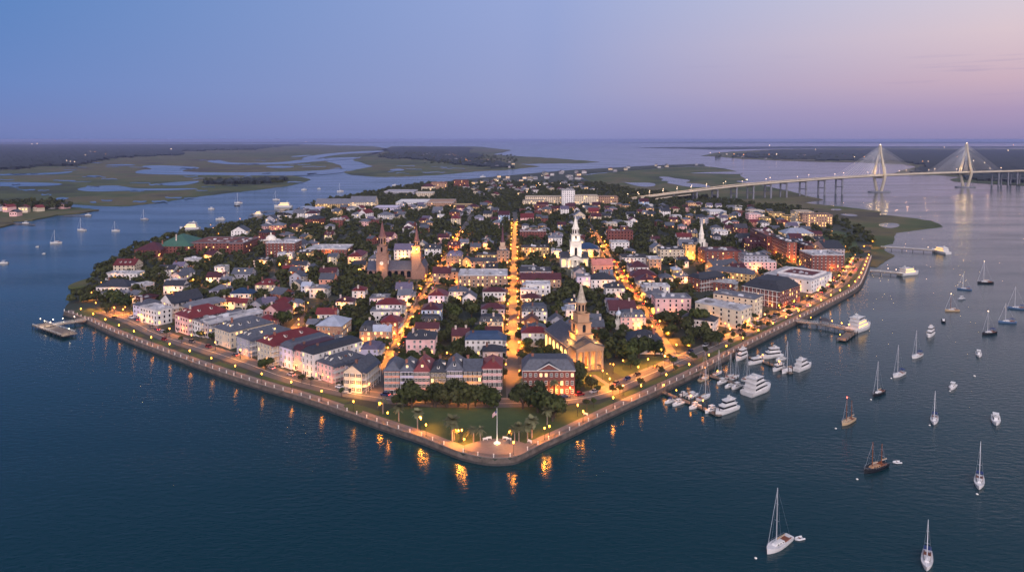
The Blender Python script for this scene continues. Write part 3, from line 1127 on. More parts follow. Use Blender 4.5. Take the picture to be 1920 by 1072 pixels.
A(1229, 1296, 560, 12, 13, 'Pgf', name='hotel', floors=4, pitch=3.6); Q(1389, 583, 12, 31, 15, 44, 'Cwf', name='apartment_building', pitch=4.4); Q(1415, 562, 14, 28, 14, 40, 'Cgf', name='office_building', pitch=3.4)
Q(1339, 603, 7, 20, 11, 30, 'Wdh', name='villa', lit=.2); A(1238, 1283, 468, 14, 15, 'Cff', name='apartment_building'); A(1285, 1304, 459, 15, 12, 'Yff', name='apartment_building', lit=.4)
A(1322, 1390, 472, 13, 24, 'Bmf', name='warehouse', pitch=4.5); A(1395, 1456, 492, 9, 12, 'Pwf', name='office_building'); A(1395, 1440, 480, 14, 14, 'Ggf', name='office_building', desc='stepped grey office tower with flat roof rising behind a pink front')
Q(1411, 515, 8, 38, 13, 32, 'Ysh', name='market_hall', lit=.4); Q(1338, 499, 8, 10, 30, 60, 'Ysy', name='market_hall', lit=.4); Q(1311, 523, 10, 12, 28, 60, 'Bdt', name='warehouse'); Q(1374, 532, 7, 24, 13, 28, 'Bwf', name='warehouse')
A(1211, 1256, 538, 9, 11, 'Wwf'); A(1270, 1298, 444, 8, 12, 'Wrx'); A(1167, 1216, 483, 9, 16, 'Wff', name='shop_building'); A(1217, 1240, 486, 10, 14, 'Twf', name='shop_building'); A(1181, 1216, 501, 8, 16, 'Wmh')
A(1184, 1232, 517, 7, 15, 'Bmh'); A(1240, 1262, 521, 7, 12, 'Gsh'); A(1262, 1278, 506, 7, 10, 'Yph', lit=.5)
Q(1494, 455, 19, 9, 46, 2, 'Bff', name='hotel', desc='tall red brick hotel with long lamp lit facade', anchor='the tall red brick hotel', pitch=3.4, lit=.06, faces='fl')
Q(1459, 444, 18.5, 11, 62, 4, 'Bff', name='hotel', desc='tall red brick hotel wing standing behind the long lamp lit one', pitch=3.4, lit=.06, faces='fl')
A(1509, 1524, 461, 15, 30, 'Dff', name='hotel'); A(1522, 1583, 479, 14, 26, 'Bwf', name='brick_building', desc='broad red brick building with pale flat roof beside the waterfront avenue', anchor='the broad brick building with pale roof', pitch=3.4)
A(1548, 1584, 466, 12, 30, 'Gdx', name='hall')
MU = Q(1521, 527, 9.5, 37, 44, 44, 'Wwf', name='museum', desc='large white flat roofed building around a maroon roof court near the waterfront', anchor='the large white flat roofed building', pitch=5, lit=.3)
BB = Q(1462, 547, 12, 28, 32, 47, 'Bdt', name='brick_building', desc='red brick building with white trim and black dormered roof near the waterfront', anchor='the red brick building with black roof', pitch=3.2, dorm=0)
A(1505, 1561, 402, 17, 14, 'Tff', name='apartment_building', lit=.45); A(1492, 1526, 397, 19, 18, 'Cff', name='apartment_building', lit=.25); A(1472, 1526, 438, 8, 20, 'Cph', name='pavilion', lit=.4)
A(1404, 1426, 402, 13, 14, 'Pwf', name='apartment_building'); A(1427, 1446, 409, 9, 12, 'Yff', lit=.5, name='office_building'); A(1447, 1471, 400, 10, 12, 'Yff', lit=.5, name='office_building'); A(1473, 1491, 405, 10, 12, 'Yff', lit=.5, name='office_building')
A(1378, 1402, 427, 11, 14, 'Bfx', name='warehouse'); A(1340, 1365, 434, 9, 14, 'Wwf'); A(1385, 1420, 446, 8, 14, 'Gdx'); A(1400, 1436, 457, 8, 16, 'Dmx', 3)
A(1111, 1149, 496, 9, 13, 'Skx', name='hotel', floors=2); A(975, 1034, 509, 9, 18, 'Gff', name='shop_building'); A(976, 1052, 523, 7, 12, 'Tmx', name='shop_building'); A(986, 1032, 534, 10, 12, 'Wwf'); A(976, 1009, 545, 8, 7, 'Wwf')
A(978, 1014, 559, 6, 9, 'Wmh'); A(978, 1030, 464, 9, 11, 'Yff', lit=.5, name='shop_building'); A(975, 1024, 434, 9, 15, 'Bwf', name='shop_building'); A(1082, 1107, 519, 10, 11, 'Lgf'); A(1136, 1172, 540, 9, 12, 'Wdh', 2); A(1108, 1154, 524, 7, 15, 'Wdh')
A(1082, 1125, 467, 8, 19, 'Cbh', lit=.3); A(976, 1001, 408, 8, 16, 'Prx'); A(1140, 1187, 434, 16, 13, 'Bmf', name='brick_building', desc='tall plain red brick block with roof aerial on the lamp lit street', anchor='the tall plain brick block', pitch=6, lit=.02)
A(1146, 1180, 455, 9, 14, 'Wwf', name='shop_building')
A(859, 951, 517, 12, 24, 'Twf', name='hotel', desc='wide tan brick hotel with white edged flat roof on the main street', anchor='the wide tan brick hotel', lit=.4, pitch=3.2); A(811, 846, 512, 9, 13, 'Tmx', lit=.4); A(846, 859, 510, 11, 12, 'Tff')
A(837, 866, 480, 11, 15, 'Tvm', 2, lit=.3); A(867, 882, 487, 10, 10, 'Ydy', lit=.7); A(882, 931, 489, 9, 8, 'Tfx', lit=.3); A(932, 955, 470, 13, 15, 'Tff', name='office_building', lit=.15); A(894, 930, 478, 9, 9, 'Yff', lit=.6)
A(796, 826, 466, 9, 11, 'Wdx', 2); A(840, 862, 460, 8, 10, 'Bmx', 2)
# left part of the town
A(431, 467, 550, 7, 11, 'Wbh', lit=.2); A(412, 441, 565, 6, 7, 'Wrx'); A(442, 462, 567, 6, 7, 'Crx'); A(466, 492, 572, 5, 10, 'Gsy'); A(488, 513, 567, 6, 11, 'Gvx')
Q(522, 584, 8, 11, 15, 14, 'Pry', lit=.05); A(515, 543, 566, 6, 9, 'Wrh'); A(541, 559, 568, 7, 9, 'Wgh'); A(478, 516, 534, 5, 13, 'Crh', 2); A(592, 629, 588, 7, 9, 'Wrx'); Q(640, 612, 10, 15, 17, 6, 'Tph', name='meeting_hall', lit=.3)
A(574, 592, 607, 6, 10, 'Wgx'); A(212, 252, 497, 8, 14, 'Crx', 3, name='hall'); A(197, 257, 514, 5, 12, 'Wwf', name='hall'); A(180, 240, 538, 7, 16, 'Wdh', name='hall'); A(190, 246, 550, 6, 8, 'Wgf'); A(236, 256, 553, 6, 10, 'Wgx')
A(306, 343, 535, 7, 10, 'Wdx'); A(296, 326, 505, 6, 10, 'Wdx', 1); A(322, 343, 499, 6, 10, 'Wvx'); A(386, 420, 519, 6, 10, 'Wmx'); A(412, 432, 526, 5, 10, 'Wgx'); A(434, 470, 513, 7, 12, 'Gsx', 2); A(475, 504, 488, 6, 10, 'Wdf')
A(392, 428, 545, 6, 12, 'Lgh', lit=.3); A(545, 562, 532, 5, 8, 'Cgy'); A(564, 582, 536, 6, 9, 'Upx'); A(580, 609, 541, 7, 11, 'Wgf'); A(598, 625, 523, 7, 12, 'Ssx'); A(598, 630, 510, 6, 10, 'Gmx'); A(660, 684, 545, 8, 10, 'Wrh')
A(629, 662, 566, 5, 10, 'Wmh', 1); A(693, 727, 560, 6, 12, 'Lgf'); A(745, 770, 553, 8, 14, 'Lgx', lit=.2); A(546, 574, 497, 6, 10, 'Wdx'); A(529, 549, 504, 5, 8, 'Wrx'); A(484, 510, 600, 6, 9, 'Prh', lit=.2)
A(357, 430, 456, 11, 42, 'Bgf', name='brick_hall', desc='long red brick hall with grey flat roof by the left shore', anchor='the long brick hall', lit=.05); A(430, 456, 457, 11, 40, 'Bgf', name='brick_hall', pitch=4); A(290, 357, 462, 9, 42, 'Bnh', name='brick_hall', desc='brick hall with green hipped roof by the left shore', anchor='the green roofed hall'); A(252, 301, 469, 7, 24, 'Bmh', name='brick_hall')
A(498, 553, 456, 14, 22, 'Bwf', name='brick_building', desc='red brick building with white flat roof and small dome', anchor='the domed brick building', lit=.1); A(573, 650, 468, 7, 30, 'Bwf', name='shop_building'); A(652, 678, 481, 9, 26, 'Crh', lit=.15); A(619, 642, 412, 11, 16, 'Bwf', name='apartment_building')
A(556, 580, 474, 9, 14, 'Yff', name='shop_building', lit=.5); A(520, 548, 476, 5, 12, 'Wpf')
# far end of the town
A(591, 656, 382, 10, 24, 'Ygx', name='terminal', lit=.45); A(656, 703, 379, 13, 28, 'Cgx', name='terminal', lit=.3); A(808, 837, 343, 17, 26, 'Trf', name='hotel'); A(851, 878, 338, 19, 22, 'Bff', name='hotel'); A(790, 815, 350, 12, 22, 'Cmh', name='office_building')
A(1054, 1078, 357, 29, 22, 'Wff', name='tower_block', desc='pale square tower block rising above long lit wings', anchor='the pale tower block', pitch=8); A(1078, 1122, 367, 20, 20, 'Cff', name='apartment_building', lit=.2); A(1122, 1159, 369, 17, 20, 'Tff', name='apartment_building', lit=.15); A(985, 1053, 369, 16, 20, 'Cff', name='apartment_building', lit=.16); A(980, 1024, 376, 11, 12, 'Cff', name='apartment_building', lit=.3)
A(742, 800, 380, 8, 60, 'Wpf', name='hall'); A(800, 850, 380, 10, 60, 'Twf', name='hall'); A(720, 776, 360, 7, 60, 'Gwf', name='hall'); A(700, 745, 390, 7, 40, 'Lgf', name='hall'); A(780, 812, 362, 11, 30, 'Cwf', name='hall')
A(850, 885, 385, 9, 26, 'Yff', name='shop_building', lit=.4); A(905, 922, 381, 8, 14, 'Yrh', lit=.6); A(876, 898, 388, 8, 14, 'Ymh', lit=.3); A(1331, 1362, 397, 8, 30, 'Wpf', name='hall'); A(1406, 1434, 396, 8, 20, 'Cwf', name='office_building')
for i in range(4):
    A(520 + i * 16, 548 + i * 18, 404 - i * 4.2, 6, 26, 'Lgf' if i % 2 else 'Wpa', name='boat_shed')

mb = MB()
mb.box(-11, 14, -9, 17, 9.55, 10.1)
mb.obj('roof_court', M['flat'], MU, srgb('5a2a2c'))
mb = MB()
for x0, x1, y0, y1 in ((-12.5, 15.5, -10.5, -9), (-12.5, 15.5, 17, 18.5), (-12.5, -11, -9, 17), (14, 15.5, -9, 17)):
    mb.box(x0, x1, y0, y1, 9.55, 11.2)
mb.obj('roof_parapet', M['wall'], MU, srgb('cfcac6'))
mb = MB()
for i in range(9):
    u = -12 + i * 3
    mb.box(u - .1, u + .1, -16.3, -15.9, 0, 12)
for z in (4.2, 8.1, 11.6):
    mb.box(-14.3, 14.3, -16.2, -15.98, z, z + .35)
mb.obj('white_trim', M['trim'], BB)
for ch_ in BB.children:
    if ch_.name.startswith('roof'):
        for i in range(6):
            dormer(ch_, -11 + i * 4.4, -12.5, 13.4, srgb('24262d'))
# ------------------------------------------------------------------ churches
def tower(parent, cx, cy, stages, mname, col, spire=None, n0=4, scol=None, smat='slate', clock=None, finial=True):
    """stages: (width, z0, z1, sides, openings)"""
    for i, (w, z0, z1, n, op) in enumerate(stages):
        mb = MB()
        if n == 4:
            mb.box(cx - w / 2, cx + w / 2, cy - w / 2, cy + w / 2, z0, z1, tx=.97, ty=.97)
            mb.box(cx - w / 2 - .3, cx + w / 2 + .3, cy - w / 2 - .3, cy + w / 2 + .3, z1 - .5, z1)
            mb.box(cx - w / 2 - .15, cx + w / 2 + .15, cy - w / 2 - .15, cy + w / 2 + .15, z0 + .02, z0 + .4)
            for s in (-1, 1):
                for q in (-1, 1):
                    mb.box(cx + s * w * .45 - .3, cx + s * w * .45 + .3, cy + q * w * .46 - .3, cy + q * w * .46 + .3, z0, z1 - .5)
        else:
            r = w / 2 / math.cos(math.pi / n)
            mb.lathe([(r, z0), (r * .97, z1 - .5), (r * 1.1, z1 - .45), (r * 1.1, z1)], n, cx, cy, ph=.5)
        name = ('belfry' if op and i >= len(stages) - 1 else 'tower_stage')
        st = mb.obj(name, M[mname], parent, col)
        if op:
            for k in range(4 if n == 4 else n):
                a = k * 2 * math.pi / (4 if n == 4 else n) - math.pi / 2
                ow, oh = w * (.2 if n == 4 else .2), (z1 - z0) * .5
                rr = w / 2 + (.02 if n == 4 else -.02)
                o = MB()
                o.box(-ow / 2, ow / 2, -.12, .08, 0, oh)
                o.lathe([(ow / 2, 0), (ow / 2, .01)], 8)
                arch = [(ow / 2 * math.cos(math.pi * j / 6), ow / 2 * math.sin(math.pi * j / 6) + oh) for j in range(7)]
                o.add([(x, -.12, z) for x, z in arch], [tuple(range(7))])
                ob = o.obj('louvre' if name == 'belfry' else 'arched_window', M['glass'], st)
                ob.location = (cx + rr * math.cos(a), cy + rr * math.sin(a), z0 + (z1 - z0) * .22)
                ob.rotation_euler = (0, 0, a + math.pi / 2)
        if clock == i:
            for k in range(4):
                a = k * math.pi / 2 - math.pi / 2
                o = MB()
                o.lathe([(w * .16, -.1), (w * .16, .1)], 16)
                o.box(-.08, .08, -w * .02, w * .12, .1, .14, 1)
                o.box(-w * .02, w * .09, -.08, .08, .1, .14, 1)
                ob = o.obj('clock', [M['trim'], M['iron']], st)
                ob.location = (cx + w / 2 * math.cos(a), cy + w / 2 * math.sin(a), z0 + (z1 - z0) * .62)
                ob.rotation_euler = (math.pi / 2, 0, a + math.pi / 2)
    if spire:
        w, z0, z1, n = spire
        mb = MB()
        mb.lathe([(w / 2 * 1.15, z0), (w / 2 * .86, z0 + (z1 - z0) * .1), (w * .2, z0 + (z1 - z0) * .6), (.12, z1)], n, cx, cy, ph=.5)
        sp = mb.obj('spire', M[smat], parent, scol or col)
        if finial:
            mb = MB()
            mb.tube((cx, cy, z1 - .2), (cx, cy, z1 + 2.2), .1, .05)
            mb.lathe([(.05, z1 + .4), (.35, z1 + .8), (.05, z1 + 1.2)], 8, cx, cy)
            mb.obj('finial', M['alum'], sp)


def portico(parent, w, y0, y1, h, col, ncol=6, mname='wall', rcol=None):
    """columns along y0 carrying an entablature and a pediment back to y1"""
    for i in range(ncol):
        x = -w / 2 + .6 + (w - 1.2) * i / (ncol - 1)
        mb = MB()
        mb.lathe([(.9, 0), (.9, .4), (.72, .5), (.62, h - 1.7), (.85, h - 1.5), (.85, h - 1.3)], 10, x, y0 + .7)
        mb.obj('column', M[mname], parent, col)
    mb = MB()
    mb.box(-w / 2, w / 2, y0, y1, h - 1.3, h)
    mb.box(-w / 2 - .3, w / 2 + .3, y0 - .3, y1, h, h + .3)
    rise = w * .2
    mb.add([(-w / 2, y0 + .1, h + .3), (w / 2, y0 + .1, h + .3), (0, y0 + .1, h + .3 + rise)], [(0, 1, 2)])
    mb.obj('pediment', M[mname], parent, col)
    mb = MB()
    k = h + .35
    vs = [(-w / 2 - .5, y0 - .4, k), (0, y0 - .4, k + rise + .2), (w / 2 + .5, y0 - .4, k), (-w / 2 - .5, y1, k), (0, y1, k + rise + .2), (w / 2 + .5, y1, k)]
    vs += [(x, y, z + .3) for x, y, z in vs]
    mb.add(vs, [(6, 7, 10, 9), (7, 8, 11, 10), (0, 6, 7, 1)[::-1], (1, 7, 8, 2)[::-1], (0, 3, 9, 6), (2, 8, 11, 5)])
    mb.obj('portico_roof', M['slate'], parent, rcol or srgb('3c4049'))
    mb = MB()
    for i in range(3):
        mb.box(-w / 2 - .3 - i * .35, w / 2 + .3 + i * .35, y0 - .3 - i * .4, y1, -.02, .5 - i * .16)
    mb.obj('steps', M['stone'], parent)


def nave(parent, x0, x1, y0, y1, h, rh, along, wcol, wm, rcol, win=0, lit=.3, rng=R_):
    cx, cy, w, d = (x0 + x1) / 2, (y0 + y1) / 2, x1 - x0, y1 - y0
    mb = MB()
    mb.box(-w / 2, w / 2, -d / 2, d / 2, 0, h)
    if along == 'y':
        for s in (-1, 1):
            mb.add([(-w / 2, s * d / 2, h), (w / 2, s * d / 2, h), (0, s * d / 2, h + rh)], [(0, 1, 2)])
    else:
        for s in (-1, 1):
            mb.add([(s * w / 2, -d / 2, h), (s * w / 2, d / 2, h), (s * w / 2, 0, h + rh)], [(0, 1, 2)])
    mb.box(-w / 2 - .35, w / 2 + .35, -d / 2 - .35, d / 2 + .35, h - .7, h - .02)
    wl = mb.obj('wall', M[wm], parent, wcol)
    wl.location = (cx, cy, 0)
    mb = MB()
    gable_roof(mb, w, d, h + .02, rh, along, .6)
    r = mb.obj('roof', M['slate'], parent, rcol)
    r.location = (cx, cy, 0)
    if win:
        for s, fc in ((-1, 'l'), (1, 'r')) if along == 'y' else ((-1, 'f'), (1, 'b')):
            span = d if along == 'y' else w
            for i in range(win):
                u = -span / 2 + span * (i + .5) / win
                o = MB()
                ww, hh = span / win * .3, h * .5
                o.box(-ww, ww, -.14, .05, 0, hh)
                o.add([(ww * math.cos(math.pi * j / 6), -.14, hh + ww * math.sin(math.pi * j / 6)) for j in range(7)], [tuple(range(7))])
                ob = o.obj('arched_window', M['lit' if rng.random() < lit else 'glass'], parent)
                if along == 'y':
                    ob.location = (cx + s * w / 2, cy + u, h * .18)
                    ob.rotation_euler = (0, 0, s * math.pi / 2)
                else:
                    ob.location = (cx + u, cy + s * d / 2, h * .18)
                    ob.rotation_euler = (0, 0, 0 if s < 0 else math.pi)
                pb = MB()
                pb.box(-.35, .35, -.5, .02, -h * .18, h * .8)
                p = pb.obj('buttress', M[wm], parent, wcol)
                v = u + span / win / 2
                if i < win - 1:
                    p.location = (cx + s * w / 2, cy + v, h * .18) if along == 'y' else (cx + v, cy + s * d / 2, h * .18)
                    p.rotation_euler = ob.rotation_euler
                else:
                    bpy.data.objects.remove(p)


CR = srgb('a98566')
th = math.radians(17.5)
p0 = at(1109, 697)
cpos = Vector((p0.x - math.sin(th) * 21.5, p0.y + math.cos(th) * 21.5, LAND))
ch = thing('church', cpos, th, 'church', 'tall cream stone church with columned portico and stepped steeple, floodlit gold', None, 'the cream columned church')
FOOT.append((cpos.x, cpos.y, th, 20, 46))
nave(ch, -9.5, 9.5, -13, 21, 11, 5.2, 'y', CR, 'wall', srgb('45464f'), 6, .75)
portico(ch, 15, -20, -13, 11.4, CR, 5)
tower(ch, 0, -8, [(9.6, 0, 16.6, 4, False), (8.0, 16.6, 22.6, 4, True), (6.4, 22.6, 27.3, 4, False), (5.0, 27.3, 32.8, 8, True)], 'wall', CR, (5.2, 32.8, 43, 8), scol=srgb('a89a86'), clock=0)
mb = MB()
mb.box(-1.3, 1.3, -13.12, -12.9, .6, 5.2)
mb.obj('door', M['teak'], ch)

p0 = at(1078, 502)
wc = thing('church', (p0.x, p0.y + 11, LAND), 0, 'church', 'white church with tall four stage white steeple among town roofs', None, 'the white steeple church')
FOOT.append((p0.x, p0.y + 2, 0, 32, 46))
WH = srgb('d9d2c4')
nave(wc, -12.5, 12.5, -8, 12, 8.4, 4.4, 'x', WH, 'wall', srgb('34353c'), 5, .5)
portico(wc, 13, -12, -8, 8.2, WH, 4)
tower(wc, 1, -4, [(10.4, 0, 24.1, 4, True), (8.2, 24.1, 30, 4, True), (6.2, 30, 35.5, 8, True)], 'wall', WH, (6.4, 35.5, 47, 8), smat='wall', clock=1)

p0 = at(742, 523)
tw = thing('church', (p0.x, p0.y + 9, LAND), 0, 'church', 'brown brick church with two spired towers and slate nave roof, right spire lit yellow', None, 'the twin spired brick church')
FOOT.append((p0.x, p0.y + 9, 0, 54, 24))
FOOT_H = [(p0.x, p0.y - 12, 0, 64, 26)]
BR = srgb('8a6a5c')
nave(tw, -24, 19, -8, 8, 7.5, 6.5, 'x', BR, 'brick', srgb('454858'), 8, .1)
nave(tw, 19.2, 25, -10, 10, 9.5, 5.5, 'y', BR, 'brick', srgb('454858'), 0)
tower(tw, -11.5, -6, [(9.4, 0, 22, 4, False), (7.6, 22, 28, 4, True), (5.8, 28, 36, 8, True)], 'brick', BR, (5.6, 36, 49, 8), smat='brick', scol=srgb('6b4a48'), clock=0)
tower(tw, 17.5, -6, [(8.0, 0, 22.4, 4, False), (6.6, 22.4, 27.9, 4, True), (4.6, 27.9, 32, 8, True)], 'brick', BR, (4.6, 32, 45, 8), smat='brick', scol=srgb('6b4a48'))
p0 = at(1318, 455, LAND + 10)
sc = thing('church', (p0.x, p0.y + 8, LAND), 0, 'church', 'low church with slender plain white spire behind the dark brick warehouse', None, 'the slender white spire')
nave(sc, -8, 8, 2, 22, 8, 4, 'y', srgb('b8aca0'), 'wall', srgb('3a3a42'), 4)
tower(sc, 0, -2, [(6.6, 0, 13, 4, True), (5, 13, 18, 8, False)], 'wall', WH, (5.2, 18, 32, 8), smat='wall')
FOOT.append((p0.x, p0.y + 14, 0, 18, 26))
p0 = at(942, 500)
tt = thing('church', (p0.x, p0.y + 20, LAND), 0, 'church', 'small tan church tower with dark maroon needle spire on the main street')
nave(tt, -6, 6, 4, 18, 8, 4, 'y', srgb('a88c78'), 'wall', srgb('3a3038'), 3)
tower(tt, 0, 0, [(6, 0, 16, 4, True), (4.4, 16, 20, 4, False)], 'wall', srgb('b89c84'), (4, 20, 36, 8), scol=srgb('54303a'))
p0 = at(1160, 616)
ct = thing('cupola_tower', (p0.x, p0.y, LAND), 0, 'tower', 'small white domed cupola tower beside a large dark hipped mansion', None)
tower(ct, 0, 0, [(4.4, 0, 6, 4, False), (3.2, 6, 9, 8, True)], 'wall', WH, None)
mb = MB()
mb.lathe([(1.9, 9), (1.8, 9.8), (1.2, 10.8), (.4, 11.4), (.15, 11.6), (.1, 13.4)], 12)
mb.obj('dome', M['seam'], ct, srgb('b8c0c8'))
p0 = at(503, 452, LAND + 14)
dm = thing('roof_dome', (p0.x, p0.y + 8, LAND + 14.15), 0, 'dome', 'white domed lantern on flat roof of the red brick building')
mb = MB()
mb.lathe([(5, 0), (5, 2), (4.6, 3), (3, 4.4), (.8, 5.2), (.8, 6.6), (.1, 8)], 16)
mb.obj('dome', M['wall'], dm, WH)
mb = MB()
mb.box(-6.5, 6.5, -6.5, 6.5, -.02, .5)
mb.obj('base', M['wall'], dm, WH)


def prop(name, px, py, z, cat, desc, build, rz=0):
    t = thing(name, at(px, py, z), rz, cat, desc)
    build(t)
    return t


# white mast on the plain brick block, square clerestory on the maroon court
def aerial(t):
    mb = MB()
    mb.tube((0, 0, 0), (0, 0, 9), .25, .1)
    mb.tube((-1.5, 0, 6.5), (1.5, 0, 6.5), .1)
    mb.obj('mast', M['alum'], t)
    mb = MB()
    mb.box(-2, 2, -2, 2, -.05, 3)
    mb.obj('base', M['brick'], t, srgb('83463a'))


p0 = at(1144, 428, LAND + 16)
prop('roof_aerial', 1144, 429, LAND + 16.1, 'aerial', 'white aerial mast on a small brick head house above the plain brick block', aerial)

# ------------------------------------------------------------------ cable-stayed bridge
br = thing('cable_bridge', (836, 1551, 0), 0, 'bridge', 'long cable stayed road bridge with two lit diamond shaped towers over the wide river', None, 'the cable bridge')
path = [(232, 1330, 4.5), (262, 1330, 9), (300, 1322, 15), (340, 1319, 20), (386, 1327, 25), (450, 1353, 29.5), (536, 1395, 33), (690, 1475, 37), (836, 1551, 39), (986, 1629, 39.5), (1136, 1707, 38.5), (1372, 1830, 36.5), (1700, 2000, 33), (2100, 2210, 28)]
dp = []
for a, b_ in zip(path, path[1:]):
    for i in range(6):
        f = i / 6
        dp.append(tuple(a[k] + (b_[k] - a[k]) * f - (836, 1551, 0)[k] for k in range(3)))
dp.append(tuple(path[-1][k] - (836, 1551, 0)[k] for k in range(3)))


def sweep(name, pts, prof, m, parent):
    n = len(pts)
    mb = MB()
    xy = [(p[0], p[1]) for p in pts]
    rows = [[(x, y, p[2] + dz) for (x, y), p in zip(offset(xy, dx), pts)] for dx, dz in prof]
    vs = [v for r in rows for v in r]
    k = len(prof)
    mb.add(vs, [(j * n + i, j * n + i + 1, ((j + 1) % k) * n + i + 1, ((j + 1) % k) * n + i) for j in range(k) for i in range(n - 1)])
    return mb.obj(name, m, parent)


sweep('deck', dp, [(-10, 0), (-10.5, -1.2), (-7, -3.2), (7, -3.2), (10.5, -1.2), (10, 0)], M['concrete'], br)
sweep('roadway', dp, [(-9, .06), (9, .06), (9, .03), (-9, .03)], M['road'], br)
for s in (-1, 1):
    sweep('parapet', dp, [(s * 9.7 - .25, .04), (s * 9.7 - .25, 1.2), (s * 9.7 + .25, 1.2), (s * 9.7 + .25, .04)], M['concrete'], br)
sweep('ramp', [(a[0] + 836 - 836, a[1], a[2]) for a in [(-596, -252, 2.2), (-580, -243, 4), (-556, -237, 6.5), (-530, -232, 10), (-490, -233, 14.5)]], [(-4, 0), (-4, -1.6), (4, -1.6), (4, 0)], M['concrete'], br)
dirx, diry = 300 / 338.1, 156 / 338.1
nx, ny = -diry, dirx
# piers
pl = []
acc = 0
for a, b_ in zip(dp, dp[1:]):
    acc += math.dist(a[:2], b_[:2])
    if acc > 42:
        acc = 0
        pl.append((a, b_))
for a, b_ in pl:
    if min(math.hypot(a[0], a[1]), math.hypot(a[0] - 300, a[1] - 156)) < 128 or (math.hypot(a[0] - 150, a[1] - 78) < 150) or a[2] < 9:
        continue
    t = Vector((b_[0] - a[0], b_[1] - a[1])).normalized()
    px_, py_ = -t.y, t.x
    mb = MB()
    W_ = 8.0
    for s in (-1, 1):
        x, y = a[0] + px_ * W_ * s, a[1] + py_ * W_ * s
        mb.box(x - 1.4, x + 1.4, y - 1.4, y + 1.4, -3, a[2] - 3)
    for z in (a[2] - 4.6, a[2] * .45):
        p, q = Vector((a[0] - px_ * 10.5, a[1] - py_ * 10.5, z)), Vector((a[0] + px_ * 10.5, a[1] + py_ * 10.5, z))
        mb.tube(p, q, 1.35, n=4)
    mb.obj('pier', M['pierc'], br)
for tx, ty, zd, zt in ((0, 0, 39, 107), (300, 156, 38.5, 110)):
    tb = MB()
    bb = [(tx + math.cos(k * math.pi / 8) * 25, ty + math.sin(k * math.pi / 8) * 14) for k in range(16)]
    tb.prism(bb, -2, 2.4)
    tb.obj('footing', M['pierc'], br)
    mb = MB()
    for s in (-1, 1):
        def P(dx, z):
            return Vector((tx + nx * dx * s * 1.0, ty + ny * dx * s, z))
        mb.tube(P(5, 1.5), P(13.5, zd - 4), 3.4, 3.0, 8)
        mb.tube(P(13.5, zd - 4.4), P(13.2, zd + 4), 3.0, 2.9, 8)
        mb.tube(P(13.2, zd + 3.5), P(2.4, zt - 18), 2.9, 2.3, 8)
        mb.tube(P(2.4, zt - 18.4), P(1.4, zt), 2.5, 1.7, 8)
    mb.tube((tx - nx * 13.5, ty - ny * 13.5, zd - 5.4), (tx + nx * 13.5, ty + ny * 13.5, zd - 5.4), 2, n=6)
    tower_o = mb.obj('tower', M['concrete'], br)
    for s in (-1, 1):
        for q in (-1, 1):
            for i in range(13):
                dd = 16 + i * 11
                z2 = 39 if tx == 0 else 38.5
                x, y = tx + q * dirx * dd + nx * 10 * s, ty + q * diry * dd + ny * 10 * s
                dz = (-.018 * dd if (tx == 0 and q < 0) or (tx > 0 and q > 0) else .004 * dd)
                cb = MB()
                cb.tube((tx + nx * 1.8 * s, ty + ny * 1.8 * s, zt - 3 - (12 - i) * 1.5), (x, y, z2 + dz), .2, n=4)
                cb.obj('cable', M['alum'], tower_o)
    bm_ = MB()
    bm_.lathe([(.5, zt), (.7, zt + 1), (.2, zt + 2)], 8, tx, ty)
    bm_.obj('beacon', M['wlamp'], tower_o)
    for s in (-1, 1):
        for z, pw in ((zd + 9, 5200),):
            for u in (-1, 1):
                point_light('tower_light', br, (tx + u * dirx * 15 + nx * 8 * s, ty + u * diry * 15 + ny * 8 * s, z), pw, (1, .66, .22), 1)
# deck lamps
acc = 0
pm = MB()
pm.tube((0, 0, 0), (0, 0, 8), .16, .12)
pmesh = pm.mesh('lamp_pole', M['alum'])
gm = MB()
gm.lathe([(.1, 7.9), (.42, 8.3), (.42, 8.8), (.1, 9.2)], 8)
gmesh = gm.mesh('lamp_head', M['wlamp'])
k = 0
for a, b_ in zip(dp, dp[1:]):
    k += 1
    if k % 2 and a[0] < 900:
        s = 1 if k % 4 == 1 else -1
        o = put('lamp_pole', pmesh, br, None, (a[0] + nx * 9.6 * s, a[1] + ny * 9.6 * s, a[2]))
        put('lamp_head', gmesh, o)
        point_light('deck_light', br, (a[0] + nx * 6 * s, a[1] + ny * 6 * s, a[2] + 8), 2600, (1, .55, .3), .5)
